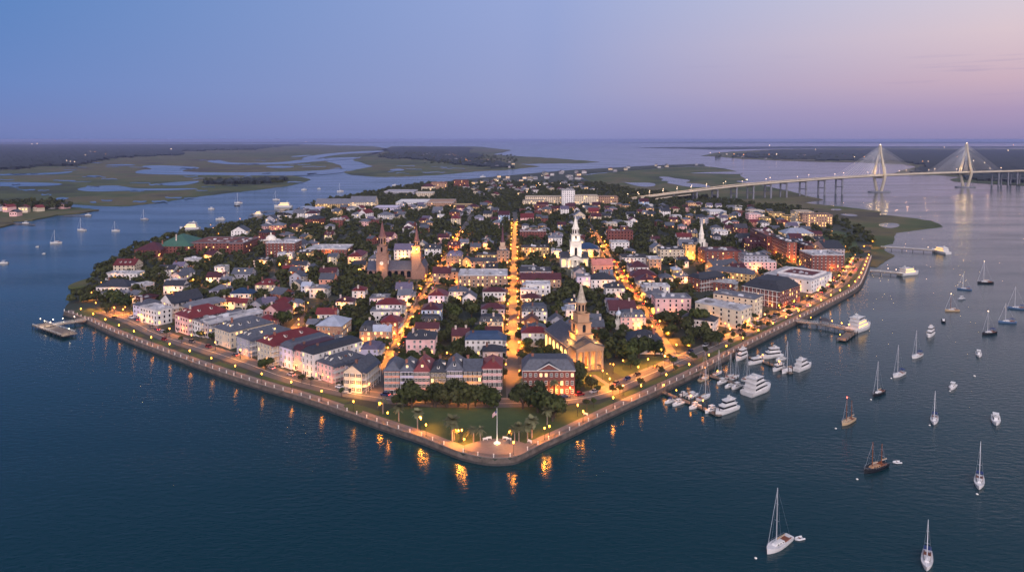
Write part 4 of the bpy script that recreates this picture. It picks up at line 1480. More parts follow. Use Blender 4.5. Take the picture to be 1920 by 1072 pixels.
# ------------------------------------------------------------------ trees
def crown_arrays(rng, R, Hh, z0, blobs, quads, qs, core=True):
    """leaf clumps spread over several lobes; returns verts, faces"""
    vs, fs = [], []
    B = []
    for i in range(blobs):
        a = rng.uniform(0, 2 * math.pi)
        rr = R * .62 * math.sqrt(rng.random())
        zz = z0 + Hh * (.25 + .5 * rng.random()) * (1.12 - .3 * rr / R)
        B.append((rr * math.cos(a), rr * math.sin(a), zz, R * rng.uniform(.32, .5)))
    for bx, by, bz, r in B:
        if core:
            o = len(vs)
            m = 5
            for j, (zz, q) in enumerate(((-.6, .55), (.05, .8), (.55, .5))):
                for k in range(m):
                    t = 2 * math.pi * (k + j * .5) / m
                    f = rng.uniform(.7, 1.0)
                    vs.append((bx + r * q * f * math.cos(t), by + r * q * f * math.sin(t), bz + r * zz * .8))
            for j in range(2):
                for k in range(m):
                    fs.append((o + j * m + k, o + j * m + (k + 1) % m, o + (j + 1) * m + (k + 1) % m, o + (j + 1) * m + k))
            fs.append(tuple(o + 2 * m + k for k in range(m)))
        for i in range(quads // blobs):
            z = rng.uniform(-.75, 1)
            t = rng.uniform(0, 2 * math.pi)
            q = math.sqrt(max(0, 1 - z * z))
            n = Vector((q * math.cos(t), q * math.sin(t), z))
            f = rng.uniform(.78, 1.12)
            c = Vector((bx, by, bz)) + Vector((n.x * r * f, n.y * r * f, n.z * r * f * .8))
            n = (n + Vector((rng.gauss(0, .45), rng.gauss(0, .45), rng.gauss(0, .35) + .2))).normalized()
            u = n.orthogonal().normalized()
            v = n.cross(u)
            s = qs * rng.uniform(.6, 1.35)
            a = rng.uniform(0, 6.28)
            u, v = u * math.cos(a) + v * math.sin(a), v * math.cos(a) - u * math.sin(a)
            o = len(vs)
            for du, dv, dn in ((-1, -.7, 0), (1, -.6, .1), (.8, .8, -.12), (-.9, .7, .1)):
                vs.append(tuple(c + u * s * du + v * s * dv + n * s * dn))
            fs.append((o, o + 1, o + 2, o + 3))
    return vs, fs


def trunk_mesh(rng, R, z0, h):
    mb = MB()
    mb.tube((0, 0, -.2), (0, 0, z0 * .6), R * .085, R * .06, 7)
    for i in range(4):
        a = i * 1.57 + rng.uniform(-.4, .4)
        mb.tube((0, 0, z0 * .5), (R * .5 * math.cos(a), R * .5 * math.sin(a), z0 + h * .35), R * .05, R * .02, 5)
    return mb.mesh('trunk', M['bark'])


TV = []
for i in range(7):
    rg = random.Random(100 + i)
    R = 1.0
    v, f = crown_arrays(rg, 5, 6.2, 1.6, 9, 520, .52)
    me = bpy.data.meshes.new('crown')
    me.from_pydata(v, [], f)
    me.materials.append(M['leaf'])
    TV.append((me, trunk_mesh(rg, 5, 2.6, 6)))
TG = {'oak_tree': 'oaks of the town'}


def oak(x, y, s=1.0, sq=1.0, z=LAND, desc=None, name='oak_tree'):
    i = R_.randrange(7)
    size = 'broad' if s > 1.25 else ('small' if s < .8 else 'medium')
    t = thing(name, (x, y, z), R_.uniform(0, 6.28), 'tree', desc or f'{size} dark oak')
    t.scale = (s, s, s * sq)
    put('crown', TV[i][0], t)
    put('trunk', TV[i][1], t)
    return t


def palm_mesh(rng, h, ball):
    tr = MB()
    lean = rng.uniform(-.3, .3)
    pts = [(lean * (k / 4) ** 2, 0, h * k / 4) for k in range(5)]
    for a, b_ in zip(pts, pts[1:]):
        tr.tube(a, b_, .24, .21, 7)
    cr = MB()
    cx, cz = lean, h
    n = 46 if ball else 22
    for i in range(n):
        el = math.asin(rng.uniform(-.75 if ball else -.25, .95))
        a = rng.uniform(0, 6.28)
        L = (2.2 if ball else 2.9) * rng.uniform(.8, 1.1)
        d = Vector((math.cos(a) * math.cos(el), math.sin(a) * math.cos(el), math.sin(el)))
        s = Vector((-math.sin(a), math.cos(a), 0))
        o = len(cr.v)
        K = 4
        for k in range(K + 1):
            f = k / K
            p = Vector((cx, 0, cz)) + d * L * f + Vector((0, 0, -.55 * L * f * f * (.5 if ball else 1)))
            w = (.7 if ball else .42) * math.sin(math.pi * min(.97, .15 + f * .8))
            for q in (-1, 1):
                cr.v.append(tuple(p + s * w * q + Vector((0, 0, -.12 * w))))
        for k in range(K):
            cr.f.append((o + 2 * k, o + 2 * k + 1, o + 2 * k + 3, o + 2 * k + 2))
            cr.m.append(0)
    return tr.mesh('trunk', M['palmbark']), cr.mesh('crown', M['palm'])


PV = [palm_mesh(random.Random(40 + i), 5.6, True) for i in range(3)] + [palm_mesh(random.Random(50 + i), 5.0, False) for i in range(2)]


def palm(px, py, s=1.0, kind=None, desc='palm with round head'):
    i = R_.randrange(3) if kind is None else kind
    p = at(px, py)
    t = thing('palm_tree', p, R_.uniform(0, 6.28), 'palm', desc)
    t.scale = (s * 1.2, s * 1.2, s * 1.15)
    put('trunk', PV[i][0], t)
    put('crown', PV[i][1], t)


def lolly_mesh(rng):
    v, f = crown_arrays(rng, 1.9, 2.6, 2.6, 6, 200, .3)
    me = bpy.data.meshes.new('crown')
    me.from_pydata(v, [], f)
    me.materials.append(M['leaf'])
    mb = MB()
    mb.tube((0, 0, -.1), (0, 0, 3.4), .13, .1, 6)
    return me, mb.mesh('trunk', M['bark'])


LV = [lolly_mesh(random.Random(70 + i)) for i in range(3)]


def street_tree(x, y, s=1.0, desc='round street tree'):
    i = R_.randrange(3)
    t = thing('street_tree', (x, y, LAND), R_.uniform(0, 6.28), 'street tree', desc)
    t.scale = (s, s, s)
    put('crown', LV[i][0], t)
    put('trunk', LV[i][1], t)


TREES = []       # (x, y, r)
# park trees
for px_, py_, s in ((744, 764, .9), (762, 762, 1.15), (782, 764, 1.35), (806, 763, 1.3), (828, 766, 1.45), (852, 765, 1.45), (876, 766, 1.4), (899, 764, 1.4), (920, 766, 1.1), (985, 764, 1.2), (1005, 776, 1.35), (1028, 782, 1.4), (1046, 786, 1.15), (1015, 766, 1.1), (840, 756, 1.1), (795, 755, 1.0), (1095, 720, 1.1), (1108, 728, .9), (1085, 730, .8), (1190, 690, 1.0), (1152, 668, 1.3), (1176, 676, 1.3), (1202, 672, 1.2), (1166, 652, 1.1), (1222, 668, 1.0), (1300, 640, 1.35), (1322, 636, 1.25), (1282, 624, 1.2), (1262, 612, 1.2), (1330, 650, 1.1), (1256, 634, 1.1), (1310, 618, 1.2), (1345, 640, .9), (1290, 655, .9), (490, 694, .95), (1395, 614, .8), (206, 586, .8), (218, 575, 1.2), (235, 578, 1.2), (200, 572, 1.0), (250, 566, 1.1)):
    p = at(px_, py_)
    oak(p.x + R_.uniform(-2.5, 2.5), p.y + R_.uniform(-2.5, 2), s * R_.uniform(.85, 1.15), R_.uniform(.85, 1.3), desc='spreading dark oak' if py_ > 750 else None)
    TREES.append((p.x, p.y, 5 * s))
for px_, py_, s, kd in ((748, 790, 1.0, 0), (783, 803, 1.05, 1), (848, 827, 1.35, 2), (852, 825, .8, 0), (888, 829, .95, 3), (901, 827, .85, 4), (965, 829, .95, 3), (973, 827, .95, 0), (989, 824, .9, 1), (997, 821, 1.15, 2), (1026, 796, 1.0, 0), (718, 776, .95, 3), (976, 740, 1.1, 3), (1010, 742, 1.0, 4), (1042, 742, 1.1, 3), (808, 735, 1.1, 3), (822, 737, 1.1, 4), (905, 660, 1.0, 3)):
    palm(px_, py_, s, kd, 'tall single palm with round head' if s > 1.2 else ('palm with drooping fronds' if kd > 2 else 'palm with round head'))
for px_, py_ in ((1100, 771), (1162, 745), (1201, 730), (1239, 708), (1267, 700), (1302, 682), (1370, 652), (1392, 640), (1415, 616), (1427, 618), (1443, 606), (1480, 596), (1500, 585), (1520, 570), (1545, 556), (566, 720), (583, 724), (340, 645), (640, 745), (312, 632), (1460, 600), (1412, 628), (1440, 618)):
    p = at(px_, py_)
    street_tree(p.x, p.y, R_.uniform(.85, 1.15))
    TREES.append((p.x, p.y, 2))
for d_, st_ in ((9.3, 17), (16.5, 21)):
    for x, y in offset(resample([w2(*p) for p in WALL_R], st_), d_)[2:]:
        if math.hypot(x, y) > 285 and R_.random() < .8:
            street_tree(x + R_.uniform(-1, 1), y + R_.uniform(-2, 2), R_.uniform(.8, 1.4))


for line, w, st_ in ((main_st, 4.0, 17), (left_st, 3.8, 15), (right_st, 3.8, 15)):
    for s in (-1, 1):
        for x, y in offset(resample(line[1:], st_), s * w):
            if y < 900:
                street_tree(x + R_.uniform(-.5, .5), y + R_.uniform(-6, 6), R_.uniform(.8, 1.5))

# ------------------------------------------------------------------ filling the blocks
def clear_of(x, y, r):
    for cx, cy, rz, w, d in FOOT:
        if abs(cx - x) > 50 or abs(cy - y) > 50:
            continue
        c, s = math.cos(-rz), math.sin(-rz)
        u, v = (x - cx) * c - (y - cy) * s, (x - cx) * s + (y - cy) * c
        if abs(u) < w / 2 + r and abs(v) < d / 2 + r:
            return False
    return True


HOUSEPAL = ['Bsx', 'Bdh', 'Cmx', 'Tsh', 'Sgh', 'Cgy', 'Osh', 'Wsh', 'Wdx', 'Wgx', 'Crh', 'Wmh', 'Csx', 'Pmx', 'Wry', 'Gsy', 'Lgh', 'Wsy', 'Cdx', 'Wgh', 'Umx', 'Srx', 'Wvx', 'Tmx', 'Wwf', 'Bsx', 'Gdh', 'Pgh', 'Ysx', 'Bmf', 'Cwf']
rf = random.Random(21)
nh = 0
for tries in range(16000):
    if nh >= 265:
        break
    y = rf.uniform(345, 1180)
    x = rf.uniform(-330, 400)
    if not inpoly(x, y, LANDW):
        continue
    px_, py_ = pix((x, y, LAND))
    w, d = rf.uniform(8, 13), rf.uniform(9, 14)
    big = y > 560 and rf.random() < .2
    if big:
        w, d = w * 1.5, d * 1.4
    r = max(w, d) / 2
    if droad(x, y) < r + 2.2 or (y < 720 and dedge(x, y) < 34) or py_ > 735:
        continue
    if x > 105 and y < 520:
        continue
    if not clear_of(x, y, r + .8):
        continue
    if px_ > 1540 and py_ > 430:
        continue
    if any(abs(x - a) < c / 2 + r and abs(y - b_) < d_ / 2 + r for a, b_, _, c, d_ in FOOT_H):
        continue
    nh += 1
    building(x, y, rf.choice((0, 0, 0, rf.uniform(-.15, .15))) if x > -120 else rf.choice((-.5, -.3, 0)), w, d, rf.choice((5.5, 6.5, 7, 8)) + (3 if big else 0), rf.choice(HOUSEPAL), rf.choice((0, 0, 1, 2)), rng=rf, lit=.16, chim=rf.choice((1, 1, 2)))

# white houses of the far suburb and on the other banks: one simple mesh each
SH = []
for i in range(6):
    mb = MB()
    w, d, h = rf.uniform(9, 15), rf.uniform(9, 14), rf.uniform(6, 9)
    mb.box(-w / 2, w / 2, -d / 2, d / 2, 0, h)
    k = len(mb.v)
    gable_roof(mb, w, d, h, rf.uniform(2.5, 4), rf.choice('xy'), .5, 1)
    for f in range(3):
        u = -w / 3 + f * w / 3
        mb.add([(u - .7, -d / 2 - .05, h * .45), (u + .7, -d / 2 - .05, h * .45), (u + .7, -d / 2 - .05, h * .75), (u - .7, -d / 2 - .05, h * .75)], [(0, 1, 2, 3)], 2)
    SH.append((mb, w, d))
SHM = []
for i, (mb, w, d) in enumerate(SH):
    for c in ('s', 'r', 'g'):
        mm = bpy.data.materials.get('far_roof_' + c) or plain('far_roof_' + c, RC[c][1], .7)
        SHM.append((mb.mesh('far_house', [M['wall'], mm, M['lit' if i % 3 == 0 else 'glass']]), RC[c][0], w, d))


def far_house(x, y, z, where):
    me, rn, w, d = SHM[rf.randrange(len(SHM))]
    wn, wcl, _ = WC[rf.choice('WWWCPG')]
    FOOT.append((x, y, 0, w, d))
    if where != 'left bank':
        a = rf.uniform(-.6, .6)
        c, s = math.cos(a), math.sin(a)
        o0 = len(DH.v)
        DH.v += [(x + v.co.x * c - v.co.y * s, y + v.co.x * s + v.co.y * c, z + v.co.z) for v in me.vertices]
        for p in me.polygons:
            DH.f.append(tuple(o0 + i for i in p.vertices))
            DH.m.append({0: rf.choice((0, 0, 0, 1)) if False else (o0 // 7) % 3, 1: 3 + (o0 // 5) % 3, 2: 6 + (o0 // 3) % 2}[p.material_index])
        return
    o = put('far_house', me, None, srgb(wcl), (x, y, z), rf.uniform(-.6, .6))
    reg(o, 'house', f'tiny {wn} {rn} roofed house', None)


DH = MB()
SUB = [(900, 338), (960, 330), (1010, 326), (1075, 320), (1160, 316), (1240, 311), (1318, 309), (1316, 311), (1250, 315), (1160, 322), (1090, 326), (1085, 345), (1120, 360), (1030, 362), (960, 372), (900, 372), (860, 360)]
SUBW = [(at(x, y).x, at(x, y).y) for x, y in SUB]
k = 0
while k < 78:
    px_, py_ = rf.uniform(860, 1318), rf.uniform(309.5, 370)
    p = at(px_, py_)
    if inpoly(p.x, p.y, SUBW) and clear_of(p.x, p.y, 9):
        far_house(p.x, p.y, LAND, 'suburb')
        k += 1
for px_, py_ in ((8, 393), (18, 397), (46, 398), (73, 396), (100, 391), (112, 390), (121, 391), (30, 405), (-8, 396)):
    p = at(px_, py_, 1.2)
    far_house(p.x, p.y, 1.2, 'left bank')
k = 0
while k < 34:
    px_, py_ = rf.uniform(790, 972), rf.uniform(284, 318)
    if abs(py_ - (290 + (px_ - 800) * .13)) < 7 and py_ < 317:
        p = at(px_, py_, .6)
        far_house(p.x, p.y, .6, 'island')
        k += 1
for i in range(16):
    px_, py_ = rf.uniform(1340, 1640), rf.uniform(287, 301)
    p = at(px_, py_, .8)
    far_house(p.x, p.y, .8, 'far shore')

setting(DH.obj('distant_houses', [plain('distant_white_wall', 'b8b4b2'), plain('distant_cream_wall', 'b4a690'), plain('distant_grey_wall', '8c8a8e'), plain('distant_slate', '3c4049'), plain('distant_red_roof', '5e2c2c'), plain('distant_grey_roof', '62636a'), M['glass'], M['lit']]), 'stuff', 'scatter of tiny suburban houses on the far shores')

# trees among the houses: candidates, the nearest 210 as single trees and the rest as one mass
cand = []
rt = random.Random(5)
grid = {}


def free_tree(x, y, r):
    gx, gy = int(x // 12), int(y // 12)
    for i in (-1, 0, 1):
        for j in (-1, 0, 1):
            for a, b_, c in grid.get((gx + i, gy + j), ()):
                if math.hypot(a - x, b_ - y) < (c + r) * .74:
                    return False
    return True


for a, b_, c in TREES:
    grid.setdefault((int(a // 12), int(b_ // 12)), []).append((a, b_, c))
for tries in range(42000):
    y = 330 + 1500 * rt.random() ** 1.25
    x = rt.uniform(-520, 620)
    if not inpoly(x, y, LANDW):
        continue
    px_, py_ = pix((x, y, LAND))
    if py_ > 700 and px_ > 640:
        continue
    s = rt.choice((.6, .75, .9, 1.05, 1.25)) * (.85 if y < 420 else 1)
    r = 5 * s
    if y < 690 and dedge(x, y) < (25 if x < 0 else 42):
        continue
    if droad(x, y) < r * .35 + .6:
        continue
    if x > 130 and y < 640 and rt.random() < .8:
        continue
    if px_ > 1490 and py_ > 420 and rt.random() < .85:
        continue
    if x > 200 and y > 850 and rt.random() < .35:
        continue
    if not clear_of(x, y, r * .32) or not free_tree(x, y, r):
        continue
    grid.setdefault((int(x // 12), int(y // 12)), []).append((x, y, r))
    cand.append((y + abs(x) * .2, x, y, s))
cand.sort()
for _, x, y, s in cand[:205]:
    oak(x, y, s, rt.uniform(.9, 1.15))
rest = [(x, y, LAND, s) for _, x, y, s in cand[205:]]
# trees on the other banks
for px_, py_, z, n, sp, spy in ((58, 390, 1.2, 80, 72, 3.5), (456, 341, .6, 90, 75, 3), (880, 300, .6, 150, 90, 9), (760, 292, .6, 150, 50, 4), (1380, 394, .7, 90, 120, 5), (1310, 384, .7, 60, 40, 3), (1480, 294, .8, 90, 140, 4)):
    for i in range(n):
        p = at(px_ + rt.uniform(-sp, sp), py_ + rt.uniform(-spy, spy), z)
        rest.append((p.x, p.y, z, rt.uniform(.8, 1.3) * (1.7 if p.y < 1300 and p.x < -600 else (1.1 if p.y < 2500 else 1.6))))


def mass(name, items, label, qn=70, tpl=5):
    VV, FF = [], []
    T = []
    for i in range(tpl):
        rg = random.Random(300 + i)
        v, f = crown_arrays(rg, 5, 6.5, .8, 6, qn, .95)
        T.append((np.array(v), [np.array([q for q in f if len(q) == 4]), np.array([q for q in f if len(q) == 5])]))
    off = 0
    F4, F5 = [], []
    for x, y, z, s in items:
        v, (f4, f5) = T[rt.randrange(tpl)]
        a = rt.uniform(0, 6.28)
        c, sn = math.cos(a) * s, math.sin(a) * s
        q = np.stack([v[:, 0] * c - v[:, 1] * sn + x, v[:, 0] * sn + v[:, 1] * c + y, v[:, 2] * s * rt.uniform(.85, 1.15) + z], 1)
        VV.append(q)
        F4.append(f4 + off)
        F5.append(f5 + off)
        off += len(v)
    V = np.concatenate(VV)
    f4, f5 = np.concatenate(F4), np.concatenate(F5)
    me = bpy.data.meshes.new(name)
    me.vertices.add(len(V))
    me.vertices.foreach_set('co', V.astype(np.float32).ravel())
    me.loops.add(f4.size + f5.size)
    me.loops.foreach_set('vertex_index', np.concatenate([f4.ravel(), f5.ravel()]).astype(np.int32))
    me.polygons.add(len(f4) + len(f5))
    st = np.concatenate([np.arange(len(f4)) * 4, f4.size + np.arange(len(f5)) * 5]).astype(np.int32)
    me.polygons.foreach_set('loop_start', st)
    me.update(calc_edges=True)
    me.validate()
    me.materials.append(M['leaf'])
    o = put(name, me)
    setting(o, 'stuff', label)
    return o


print('trees', len(cand), 'mass', len(rest), 'houses', nh)
mass('treetops', rest, 'mass of dark green treetops between the far roofs and on the far banks')


# far woods: low bumpy canopies with real height
def wood(px_poly, z0, h, nx_=70, ny_=10):
    xs = [p[0] for p in px_poly]
    ys = [p[1] for p in px_poly]
    x0, x1, y0, y1 = min(xs), max(xs), min(ys), max(ys)
    mb = MB()
    ids = {}
    for i in range(nx_ + 1):
        for j in range(ny_ + 1):
            x, y = x0 + (x1 - x0) * i / nx_, y0 + (y1 - y0) * j / ny_
            if inpoly(x, y, px_poly):
                p = at(x + rt.uniform(-.4, .4) * (x1 - x0) / nx_, y + rt.uniform(-.3, .3) * (y1 - y0) / ny_, z0)
                ids[i, j] = len(mb.v)
                mb.v.append((p.x, p.y, z0 + h * rt.uniform(.55, 1.15)))
    cnt = {}
    quads = []
    for (i, j) in list(ids):
        if all(k in ids for k in ((i + 1, j), (i, j + 1), (i + 1, j + 1))):
            q = (ids[i, j], ids[i, j + 1], ids[i + 1, j + 1], ids[i + 1, j])
            quads.append(q)
            for a, b_ in zip(q, q[1:] + q[:1]):
                cnt[a, b_] = cnt.get((a, b_), 0) + 1
    mb.f += quads
    low = {}
    for a, b_ in cnt:
        if (b_, a) not in cnt:
            for k in (a, b_):
                if k not in low:
                    low[k] = len(mb.v)
                    mb.v.append((mb.v[k][0], mb.v[k][1], z0 - .5))
            mb.f.append((b_, a, low[a], low[b_]))
    mb.m = [0] * len(mb.f)
    o = mb.obj('far_forest', M['farwood'])
    setting(o, 'stuff', 'dark blue green forest along the far shore')


wood([(-300, 322), (0, 320), (57, 317), (74, 312), (148, 312), (181, 304), (228, 297), (376, 290), (330, 286), (430, 282), (475, 283), (520, 276), (575, 273), (560, 271.2), (200, 270), (-300, 269.4)], .6, 13, 130, 26)
wood([(704, 294), (730, 289), (722, 281), (735, 276), (838, 274), (890, 277), (880, 287), (915, 291), (892, 300), (940, 303), (968, 312), (962, 317), (920, 315), (860, 310), (830, 306), (790, 301), (710, 297)], .6, 9, 60, 20)
wood([(373, 343), (450, 338), (541, 334.5), (544, 340), (470, 348), (380, 346)], .6, 10, 40, 6)
wood([(1350, 292), (1450, 281), (1600, 279.5), (2200, 281), (2200, 352), (1920, 344), (1850, 341), (1800, 338), (1810, 331), (1765, 327), (1700, 325.5), (1730, 311), (1690, 306), (1600, 303), (1512, 301), (1440, 298.5), (1390, 296.5)], .8, 8, 100, 30)
HAZE = 0.000045
# ------------------------------------------------------------------ boats
def hull_mesh(L, B, fb, bow=.55, stern=.8, sheer=.35, m='gel', deckm='gel', dark=False):
    """L along +X (bow at +X); returns hull + deck mesh builder"""
    N = 13
    st = []
    for i in range(N):
        f = i / (N - 1)
        x = -L / 2 + L * f
        if f < .55:
            hb = stern + (1 - stern) * math.sin(f / .55 * math.pi / 2)
        else:
            hb = math.cos((f - .55) / .45 * math.pi / 2) ** bow
        zs = fb * (1 + sheer * (f - .35) ** 2 * 2.2)
        st.append((x, max(.02, hb) * B / 2, zs))
    mb = MB()
    rows = []
    for x, hb, zs in st:
        rows.append([(x * .96, -hb * .35, -.4), (x * .975, -hb * .8, 0), (x * .985, -hb * .92, zs * .35), (x, -hb, zs), (x, hb, zs), (x * .985, hb * .92, zs * .35), (x * .975, hb * .8, 0), (x * .96, hb * .35, -.4)])
    vs = [p for r in rows for p in r]
    fs = []
    ms = []
    for i in range(N - 1):
        for k in range(7):
            a = i * 8 + k
            fs.append((a, a + 1, a + 9, a + 8))
            ms.append(1 if k == 3 else (2 if k in (1, 5) else 0))
    o = len(mb.v)
    mb.v += vs
    mb.f += fs
    mb.m += ms
    mb.f.append(tuple(range(8)))
    mb.m.append(0)
    return mb, st


def cabin(mb, x0, x1, w0, w1, z0, z1, rake0=.25, rake1=.15, mi=0, shrink=.88):
    vs = []
    for x, w, z, s in ((x0, w0, z0, 1), (x1, w1, z0, 1), (x0, w0, z1, shrink), (x1, w1, z1, shrink)):
        xx = x + (rake1 if x == x0 and z == z1 else 0) - (rake0 if x == x1 and z == z1 else 0)
        vs += [(xx, -w / 2 * s, z), (xx, w / 2 * s, z)]
    mb.add(vs, [(0, 2, 6, 4), (3, 1, 5, 7), (2, 3, 7, 6), (1, 0, 4, 5), (4, 6, 7, 5)], mi)


HULLC = {'white': 'c8c6c4', 'dark': '1a1c22', 'navy': '1e2c4c', 'tan': 'b09878', 'grey': '8a8f98', 'blue': '4a6484'}


def boat_root(name, px, py, head, cat, desc, anchor=None):
    p = at(px, py, 0)
    if isinstance(head, tuple):
        q = at(px + head[0], py + head[1], 0)
        head = math.degrees(math.atan2(q.y - p.y, q.x - p.x))
    return thing(name, p, math.radians(head), cat, desc, None, anchor)


def sailboat(px, py, head, L, desc, hull='white', masts=1, cover='navy', mast_h=None, light=None, cabinc='d8d6d2', anchor=None):
    t = boat_root('sailboat', px, py, head, 'sailboat', desc, anchor)
    B, fb = L * .3, L * .095
    mb, st = hull_mesh(L, B, fb, .75, .7)
    mb.obj('hull', [M['gel'], M['flat'], M['gel']], t, srgb(HULLC[hull]))
    dk = MB()
    cabin(dk, -L * .12, L * .24, B * .62, B * .36, fb * 1.0, fb * 1.0 + L * .045, .5, .1)
    cb = dk.obj('cabin', M['gel'], t, srgb(cabinc))
    wb = MB()
    for s in (-1, 1):
        for i in range(3):
            x = -L * .06 + i * L * .09
            y = s * (B * .31 * (1 - .35 * (x + L * .12) / (L * .36)) * .96)
            wb.box(x - L * .025, x + L * .025, y - .05, y + .05, fb + L * .014, fb + L * .034)
    wb.obj('cabin_window', M['glass'], cb)
    ck = MB()
    ck.box(-L * .4, -L * .14, -B * .26, B * .26, fb * .99, fb * 1.04)
    for s in (-1, 1):
        ck.box(-L * .4, -L * .14, s * B * .28 - .12, s * B * .28 + .12, fb * .99, fb + L * .028)
    ck.obj('cockpit', M['teak'], t)
    mh = mast_h or L * 1.2
    pos = [L * .1] if masts == 1 else [L * .14, -L * .28]
    for i, x in enumerate(pos):
        h = mh * (1 if i == 0 else .8)
        mm = MB()
        mm.tube((x, 0, fb), (x, 0, fb + h), L * .011 + .03, L * .008 + .02, 6)
        mo = mm.obj('mast', M['alum'] if hull != 'tan' and masts == 1 else M['teak'], t)
        sp = MB()
        for f in (.42, .72):
            sp.tube((x, -B * .24 * (1.2 - f), fb + h * f), (x, B * .24 * (1.2 - f), fb + h * f), .05, n=4)
        sp.obj('spreader', M['alum'], mo)
        rg = MB()
        for s in (-1, 1):
            rg.tube((x, s * B * .42, fb), (x, 0, fb + h * .96), .018, n=3)
        if i == 0:
            rg.tube((L * .49, 0, fb * 1.25), (x, 0, fb + h * .97), .06 if masts == 1 else .03, n=4)
        if i == len(pos) - 1:
            rg.tube((-L * .48, 0, fb), (x, 0, fb + h * .99), .018, n=3)
        rg.obj('rigging', M['alum'], t)
        bm = MB()
        bl = L * (.36 if masts == 1 else .24)
        bm.tube((x - .1, 0, fb + L * .1), (x - bl, 0, fb + L * .1), L * .009, n=6)
        bo = bm.obj('boom', M['alum'], t)
        sv = MB()
        sv.tube((x - .15, 0, fb + L * .122), (x - bl * .96, 0, fb + L * .114), L * .02, L * .012, 6)
        sv.obj('sail_cover', M[cover], bo)
        if light and i == 0:
            lg = MB()
            lg.lathe([(.05, fb + h), (.3, fb + h + .25), (.05, fb + h + .6)], 8, x, 0)
            lg.obj('mast_light', M[light], mo)
    if cover == 'navy' and masts == 1:
        bi = MB()
        bi.box(-L * .4, -L * .2, -B * .33, B * .33, fb + L * .16, fb + L * .175, ty=.9)
        for s in (-1, 1):
            for x in (-L * .38, -L * .22):
                bi.tube((x, s * B * .3, fb), (x, s * B * .3, fb + L * .165), .04, n=4)
        bi.obj('cockpit_canopy', M['navy'], t)
    rl = MB()
    for s in (-1, 1):
        for a, b_ in zip(st[1:-1], st[2:]):
            rl.tube((a[0], s * a[1] * .96, a[2] + .55), (b_[0], s * b_[1] * .96, b_[2] + .55), .02, n=3)
            rl.tube((a[0], s * a[1] * .96, a[2]), (a[0], s * a[1] * .96, a[2] + .55), .02, n=3)
    rl.obj('guard_rail', M['alum'], t)
    return t


def motorboat(px, py, head, L, desc, hull='white', top='hard', canvas=None):
    t = boat_root('motorboat', px, py, head, 'motorboat', desc)
    B, fb = L * .34, L * .11
    mb, st = hull_mesh(L, B, fb, .6, .9)
    mb.obj('hull', [M['gel'], M['flat'], M['gel']], t, srgb(HULLC[hull]))
    c = MB()
    cabin(c, -L * .12, L * .26, B * .7, B * .4, fb, fb + L * .1, L * .1, .05)
    co = c.obj('cabin', M['gel'], t, srgb('d8d6d2'))
    w = MB()
    cabin(w, -L * .1, L * .2, B * .71, B * .47, fb + L * .045, fb + L * .085, L * .05, .02, shrink=.95)
    w.obj('windscreen', M['glass'], co)
    if top:
        h = MB()
        h.box(-L * .22, L * .1, -B * .33, B * .33, fb + L * .21, fb + L * .225)
        for x in (-L * .2, L * .08):
            for s in (-1, 1):
                h.tube((x, s * B * .3, fb), (x, s * B * .3, fb + L * .21), .035, n=4)
        h.obj('canopy', M[canvas] if canvas else M['gel'], t, srgb('d8d6d2'))
    e = MB()
    e.box(-L * .53, -L * .47, -.3, .3, -.2, fb * 1.3)
    e.obj('outboard_motor', M['iron'], t)
    s_ = MB()
    s_.box(-L * .36, -L * .3, -B * .3, B * .3, fb, fb + .45)
    s_.obj('seat', M['trim'], t)
    return t


def yacht(px, py, head, L, desc, decks=2, B=None, anchor=None, lit=False, name='motor_yacht', cat='yacht'):
    t = boat_root(name, px, py, head, cat, desc, anchor)
    B, fb = B or L * .29, L * .1
    mb, st = hull_mesh(L, B, fb, .55, .92, .5)
    mb.obj('hull', [M['gel'], M['flat'], M['gel']], t, srgb('c6c4c2'))
    z = fb
    x0, x1, w = -L * .36, L * .26, B * .84
    for k in range(decks):
        hh = max(1.9, L * .085)
        c = MB()
        cabin(c, x0, x1, w, w * .72, z, z + hh, L * .06, .1, shrink=.94)
        c.box(x0 - L * .05, x1 - L * .05, -w / 2 * .97, w / 2 * .97, z + hh, z + hh + .12)
        co = c.obj('cabin', M['gel'], t, srgb('c6c4c2'))
        wi = MB()
        cabin(wi, x0 + .3, x1 - L * .018, w * 1.005, w * .73, z + hh * .42, z + hh * .8, L * .03, .06, shrink=.985)
        wi.obj('window_band', M['lit' if lit and k < 2 else 'glass'], co)
        z += hh + .12
        x0 += L * (.06 if L < 18 else .03)
        x1 -= L * (.13 if L < 18 else .08)
        w *= .86 if L < 18 else .93
    f = MB()
    f.box(x0 + L * .02, x0 + L * .12, -w * .32, w * .32, z - .02, z + .8)
    f.obj('console', M['gel'], t, srgb('c6c4c2'))
    m_ = MB()
    m_.tube((x0 + L * .1, 0, z), (x0 + L * .07, 0, z + L * .12), .14, .06)
    m_.box(x0 + L * .055, x0 + L * .095, -.9, .9, z + L * .07, z + L * .075 + .1)
    m_.lathe([(.1, 0), (.4, .1), (.4, .3), (.1, .4)], 8, x0 + L * .12, 0)
    m_.obj('radar_mast', M['trim'], t)
    rl = MB()
    for s in (-1, 1):
        for a, b_ in zip(st[6:-1], st[7:]):
            rl.tube((a[0], s * a[1] * .96, a[2] + .8), (b_[0], s * b_[1] * .96, b_[2] + .8), .03, n=3)
            rl.tube((a[0], s * a[1] * .96, a[2]), (a[0], s * a[1] * .96, a[2] + .8), .025, n=3)
    rl.obj('bow_rail', M['alum'], t)
    return t


